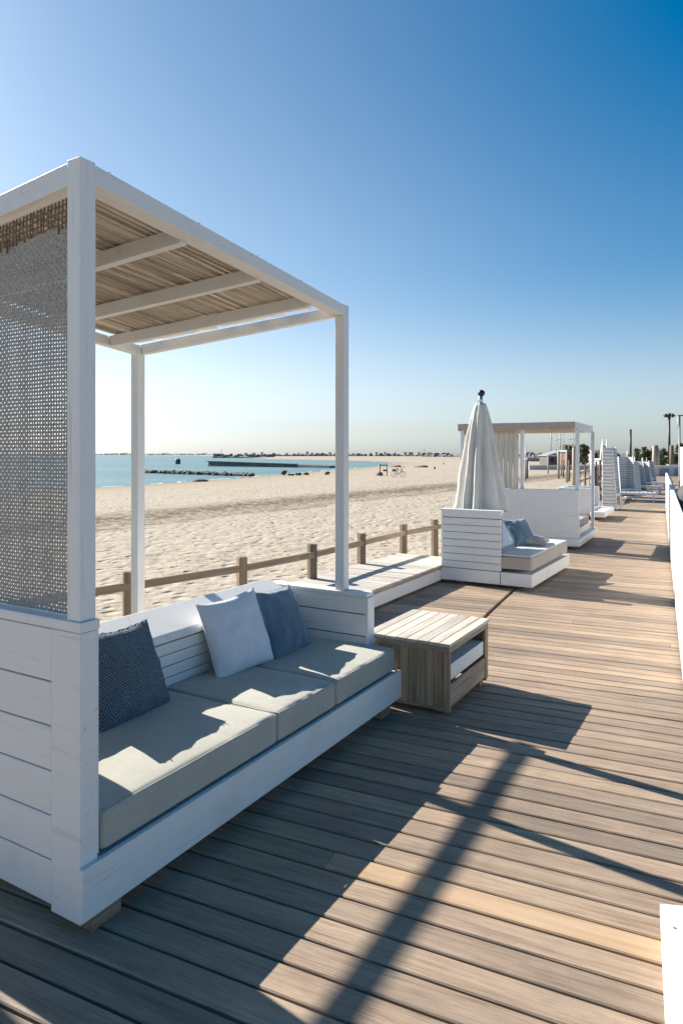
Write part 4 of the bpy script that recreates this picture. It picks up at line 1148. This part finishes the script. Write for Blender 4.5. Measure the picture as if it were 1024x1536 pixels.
# ------------------------------------------------------------------ shore things
rock = m_plain('wet_dark_rock', (.07,.065,.06), .8, 0, .4, 2)
def boulder(r_, seed):
    bm = bmesh.new(); bmesh.ops.create_icosphere(bm, subdivisions=2, radius=r_)
    for v in bm.verts:
        n_ = noise.noise(v.co/r_*1.3+Vector((seed*7.1, 0, 0))); v.co *= 1+.35*n_; v.co.z *= .7
    me = bpy.data.meshes.new('boulder'); bm.to_mesh(me); bm.free()
    me.materials.append(rock); return me
bms = [boulder(1, s) for s in range(5)]
ga, gb = px2(214, 709, SEA_Z), px2(376, 714.5, SEA_Z)
NB = 34
for i in range(NB):
    t = i/(NB-1); q = ga.lerp(gb, t)
    o = bpy.data.objects.new('boulder', bms[i % 5]); COL.objects.link(o)
    s = .42+.16*rng.random()
    o.location = (q.x+rng.uniform(-.1,.1), q.y+rng.uniform(-.4,.4), SEA_Z+.08); o.scale = (s, s, s*.95); o.rotation_euler = (0, 0, rng.uniform(0, 6))
    tag(o, 'dark boulder in the straight rock groyne lying in the shallow sea', 'boulder', 'boulders of the rock groyne')
# jetty
ja, jb = px2(310, 699, SEA_Z), px2(492, 702, SEA_Z)
d = (jb-ja); jl = d.length
jet = empty('stone_jetty', ja, math.atan2(d.y, d.x)); tag(jet, 'long flat grey stone jetty reaching out into the sea', 'jetty')
jm = m_plain('jetty_stone', (.12,.125,.13), .9, 0, .3, .6)
mb = MB(); mb.hexa([(0,0,-1),(jl,0,-1),(jl,6,-1),(0,6,-1)], [(.2,.4,.95),(jl,.4,.38),(jl,5.6,.38),(.2,5.6,.95)]); mb.build('wall', jm, jet)
mb = MB(); mb.hexa([(-.2,.1,.951),(jl*.75,.1,.55),(jl*.75,1.2,.55),(-.2,1.2,.951)], [(-.2,.1,1.12),(jl*.75,.1,.72),(jl*.75,1.2,.72),(-.2,1.2,1.12)]); mb.build('kerb', m_plain('jetty_kerb', (.17,.175,.18), .9), jet)
# dark float, buoy
q = px2(301, 722.5, SEA_Z)
fl = empty('rock_slab', q); tag(fl, 'small dark flat rock slab awash near the shoreline', 'rock')
me = boulder(1, 11); o = link('slab', me, None, fl); o.scale = (.72, .5, .3); o.location = (0,0,.05)
q = px2(267, 696, SEA_Z)
bu = empty('buoy', q); tag(bu, 'dark blue barrel buoy floating far out left', 'buoy')
by = m_plain('dark_blue_paint', (.03,.06,.10), .5)
mb = MB(); mb.tube([(0,0,-.3), (0,0,.05), (0,0,1.15), (0,0,1.3)], [.55, .68, .68, .55], 16); mb.build('barrel', by, bu, smooth=False)
mb = MB(); mb.tube([(0,0,.9), (0,0,1.05)], .70, 16); mb.build('hoop', M['black'], bu)
mb = MB(); mb.tube([(-.2,0,1.3), (-.2,0,1.5), (.2,0,1.5), (.2,0,1.3)], .05, 6); mb.build('lifting_ring', M['black'], bu)
# beach grass clumps at the water edge
for i, (x, yt, wv, mt, lab) in enumerate(((426, 706.5, 9, 'leaf_olive', 'tallest yellow green clump of shore plants, leftmost'), (437, 711, 10, 'leaf_dry', 'low dry clump beside the tallest shore plant'), (448, 710, 9, 'leaf_dry', 'low dry clump in the middle of the shore plants'), (459, 709.5, 9, 'leaf_olive', 'rightmost green clump of shore plants'), (491, 708.5, 8, 'leaf_dry', 'single dry clump left of the canopy post'))):
    bush(x, 715, yt, wv, 76, mt, lab, 30+i, 'beach_grass', group='shore plants at the water edge')
# bicycle
q = px2(597.5, 716.5, -.45)
bk = empty('bicycle', (q.x, q.y, ground_z(q.x, q.y)), R(15)); tag(bk, 'dark bicycle standing on the open sand', 'bicycle')
for xx in (-.52, .52):
    mb = MB(); mb.tube([(xx+.33*math.cos(t*math.pi/12), 0, .34+.33*math.sin(t*math.pi/12)) for t in range(25)], .022, 6)
    wh = mb.build('wheel', M['black'], bk, smooth=True)
    mb = MB()
    for k in range(8): mb.tube([(xx,0,.34), (xx+.32*math.cos(k*math.pi/4),0,.34+.32*math.sin(k*math.pi/4))], .004, 4)
    mb.build('spokes', M['pole_grey'], wh)
mb = MB()
for a_, b_ in (((-.52,0,.34),(-.15,0,.82)), ((-.52,0,.34),(-.05,0,.32)), ((-.05,0,.32),(-.17,0,.92)), ((-.15,0,.82),(.36,0,.85)), ((-.05,0,.32),(.38,0,.78)), ((.34,0,.98),(.52,0,.34))): mb.tube([a_, b_], .028, 6)
mb.build('frame', M['black'], bk, smooth=True)
mb = MB(); mb.box((-.3,-.07,.91), (-.05,.07,.99)); mb.build('saddle', M['black'], bk, bevel=.02)
mb = MB(); mb.tube([(.42,-.28,1.05), (.34,-.1,1.02), (.34,.1,1.02), (.42,.28,1.05)], .022, 6); mb.build('handlebar', M['black'], bk, smooth=True)
mb = MB(); mb.box((-.75,-.12,.66), (-.35,.12,.92)); mb.build('basket', M['pole_brown'], bk, bevel=.02)
bk.scale = (.82, .82, .82)
# small goal-like stand left of the bicycle
q = px2(575, 714, -.5); gs = empty('beach_stand', (q.x, q.y, ground_z(q.x, q.y)), R(-10)); tag(gs, 'small dark wooden stand with a sign board on the sand left of the bicycle', 'stand')
for xx in (-.35, .35):
    mb = MB(); mb.tube([(xx,0,-.2), (xx,0,1.15)], .05, 6); mb.build('leg', M['pole_brown'], gs)
mb = MB(); mb.box((-.40,-.03,1.0), (.40,.03,1.1)); mb.build('crossbar', M['pole_brown'], gs)
mb = MB(); mb.box((-.05,-.035,.45), (.33,.0,.62)); mb.build('board', M['black'], gs)
# low driftwood logs and little posts on the far sand
for i, (x0, x1, y, lab) in enumerate(((585, 600, 699, 'dark low groyne timber at the head of the inlet'), (622, 640, 700.5, 'long thin dark timber lying right of the inlet'), (566, 571, 713, 'short dark log lying left of the beach stand'))):
    a_, b_ = px2(x0, y, -.5), px2(x1, y+.4, -.5)
    mb = MB(); g = ground_z(a_.x, a_.y); mb.tube([(0,0,0), ((b_-a_).x*.5, (b_-a_).y*.5, .05), ((b_-a_).x, (b_-a_).y, 0)], .24, 8)
    o = mb.build('driftwood_log', M['pole_brown'], smooth=True); o.location = (a_.x, a_.y, g+.12)
    tag(o, lab, 'log')
for (x, yb, yt, lab) in ((651.5, 704, 700, 'small dark litter bin alone on the far sand'), (665, 696, 693.5, 'tiny dark bin furthest out on the sand'), (606, 700, 698, 'small dark buoy stone at the end of the inlet')):
    q = px2(x, yb, -.45); h = (yb-yt)*q.y/F; g = ground_z(q.x, q.y)
    root = empty('litter_bin', (q.x, q.y, g)); tag(root, lab, 'bin')
    mb = MB(); mb.tube([(0,0,-.05), (0,0,h*.85)], [h*.28, h*.34], 10); mb.build('drum', M['black'], root, smooth=True)
    mb = MB(); mb.tube([(0,0,h*.85), (0,0,h)], [h*.38, h*.3], 10); mb.build('lid', M['pole_brown'], root, smooth=True)

# ------------------------------------------------------------------ distant shore: breakwater, wooded strip, town
far = m_plain('hazed_scrub', (.15,.16,.155), .9, 0, .3, .05)  # lightened grey: distance haze is mixed into the scrub colour
farrock = m_plain('distant_breakwater', (.15,.155,.16), .9, 0, .3, .1)
def strip(name, pts, h0, hv, step, mat, label, cat, seed, kind='stuff', thick=20):
    r2 = random.Random(seed); mb = MB()
    for (a_, b_) in zip(pts[:-1], pts[1:]):
        a_, b_ = Vector(a_), Vector(b_); n = max(2, int((b_-a_).length/step))
        for i in range(n):
            q = a_.lerp(b_, (i+r2.random())/n); h = h0+hv*r2.random()**2
            s = step*r2.uniform(.7, 1.3)
            bmv = []
            for k in range(6): bmv.append((q.x+s*math.cos(k*1.05)*r2.uniform(.7,1.1), q.y+s*.8*math.sin(k*1.05), -1.2))
            top = [(x_*.45+q.x*.55+r2.uniform(-.2,.2)*s, y_*.45+q.y*.55, h-.8) for x_, y_, _ in bmv]
            mid = [(x_*.95+q.x*.05, y_*.95+q.y*.05, (h)*.6-.8) for x_, y_, _ in bmv]
            fs = []
            for l in (0, 6):
                for k in range(6): fs.append((l+k, l+(k+1) % 6, l+6+(k+1) % 6, l+6+k))
            fs.append(tuple(range(12, 18)))
            mb.add(bmv+mid+top, fs)
    o = mb.build(name, mat); tag(o, label, cat, kind=kind); return o
strip('breakwater', [px2(322, 0, Y=520), px2(412, 0, Y=560)], 1.0, .8, 2.2, farrock, 'far low dark breakwater rocks left of the distant sand spit', 'breakwater', 1)
strip('breakwater', [px2(318, 0, Y=900), px2(520, 0, Y=980)], 2.2, 1.6, 4, farrock, 'distant long dark line of rocks on the horizon behind the jetty', 'breakwater', 2)
strip('scrub', [px2(400, 0, Y=1000), px2(520, 0, Y=950), px2(640, 0, Y=900), px2(662, 0, Y=880)], 2.0, 3.2, 4, far, 'far dark band of scrub along the horizon', 'scrub', 3)
strip('scrub', [px2(638, 0, Y=640), px2(700, 0, Y=560), px2(800, 0, Y=420)], 1.6, 3.0, 4, far, 'dark scrub band on the horizon left of the parasol', 'scrub', 4)
strip('scrub', [px2(790, 0, Y=420), px2(900, 0, Y=300), px2(1100, 0, Y=220)], 1.4, 1.8, 3, far, 'scrub band along the back of the land at right', 'scrub', 5)
strip('scrub', [px2(60, 0, Y=9000), px2(330, 0, Y=7000)], 8, 16, 60, m_plain('hazy_coast', (.20,.24,.27), .9), 'faint far coast on the left horizon', 'coast', 6)  # coast colour carries the blue grey haze
# town buildings
tw = random.Random(5); cols = [m_plain('far_render_pale', (.42,.42,.41), .9), m_plain('far_render_grey', (.27,.28,.29), .9), m_plain('far_render_tan', (.36,.32,.28), .9)]
for i in range(26):
    x = 345+i*12.2+tw.uniform(-4, 4); Y = 1250+tw.uniform(-150, 150)
    if x > 660: continue
    X = (x-512)*Y/F; h = tw.choice([3.5, 5, 6, 7, 4]); wd = tw.uniform(3, 8)
    root = empty('distant_building', (X, Y, -.6)); tag(root, 'tiny pale building in the far town along the horizon', 'building', 'distant town buildings')
    mb = MB(); mb.box((0,0,0), (wd, 6, h)); mb.build('wall', cols[i % 3], root)
    mb = MB(); mb.box((-.2,-.2,h+.01), (wd+.2, 6.2, h+.5)); mb.build('roof', cols[(i+1) % 3], root)
for i, (x, yt, Y, lab) in enumerate(((332, 672, 2500, 'faint tall chimney far off on the left horizon'), (410, 678, 1300, 'thin distant mast above the far breakwater'), (558, 678, 1250, 'small distant water tower on the horizon'), (636, 668, 1100, 'faint thin radio mast above the far sand'), (659, 677, 620, 'distant lamp post with curved arm near the parasol'), (672, 680, 600, 'short distant pole left of the parasol'))):
    simple_post('distant_mast', x, Y, ztop_at(yt, Y), Y*.00035, 'pole_grey', lab, 'mast')

# ------------------------------------------------------------------ no air volume: haze sits in the far scrub and coast colours
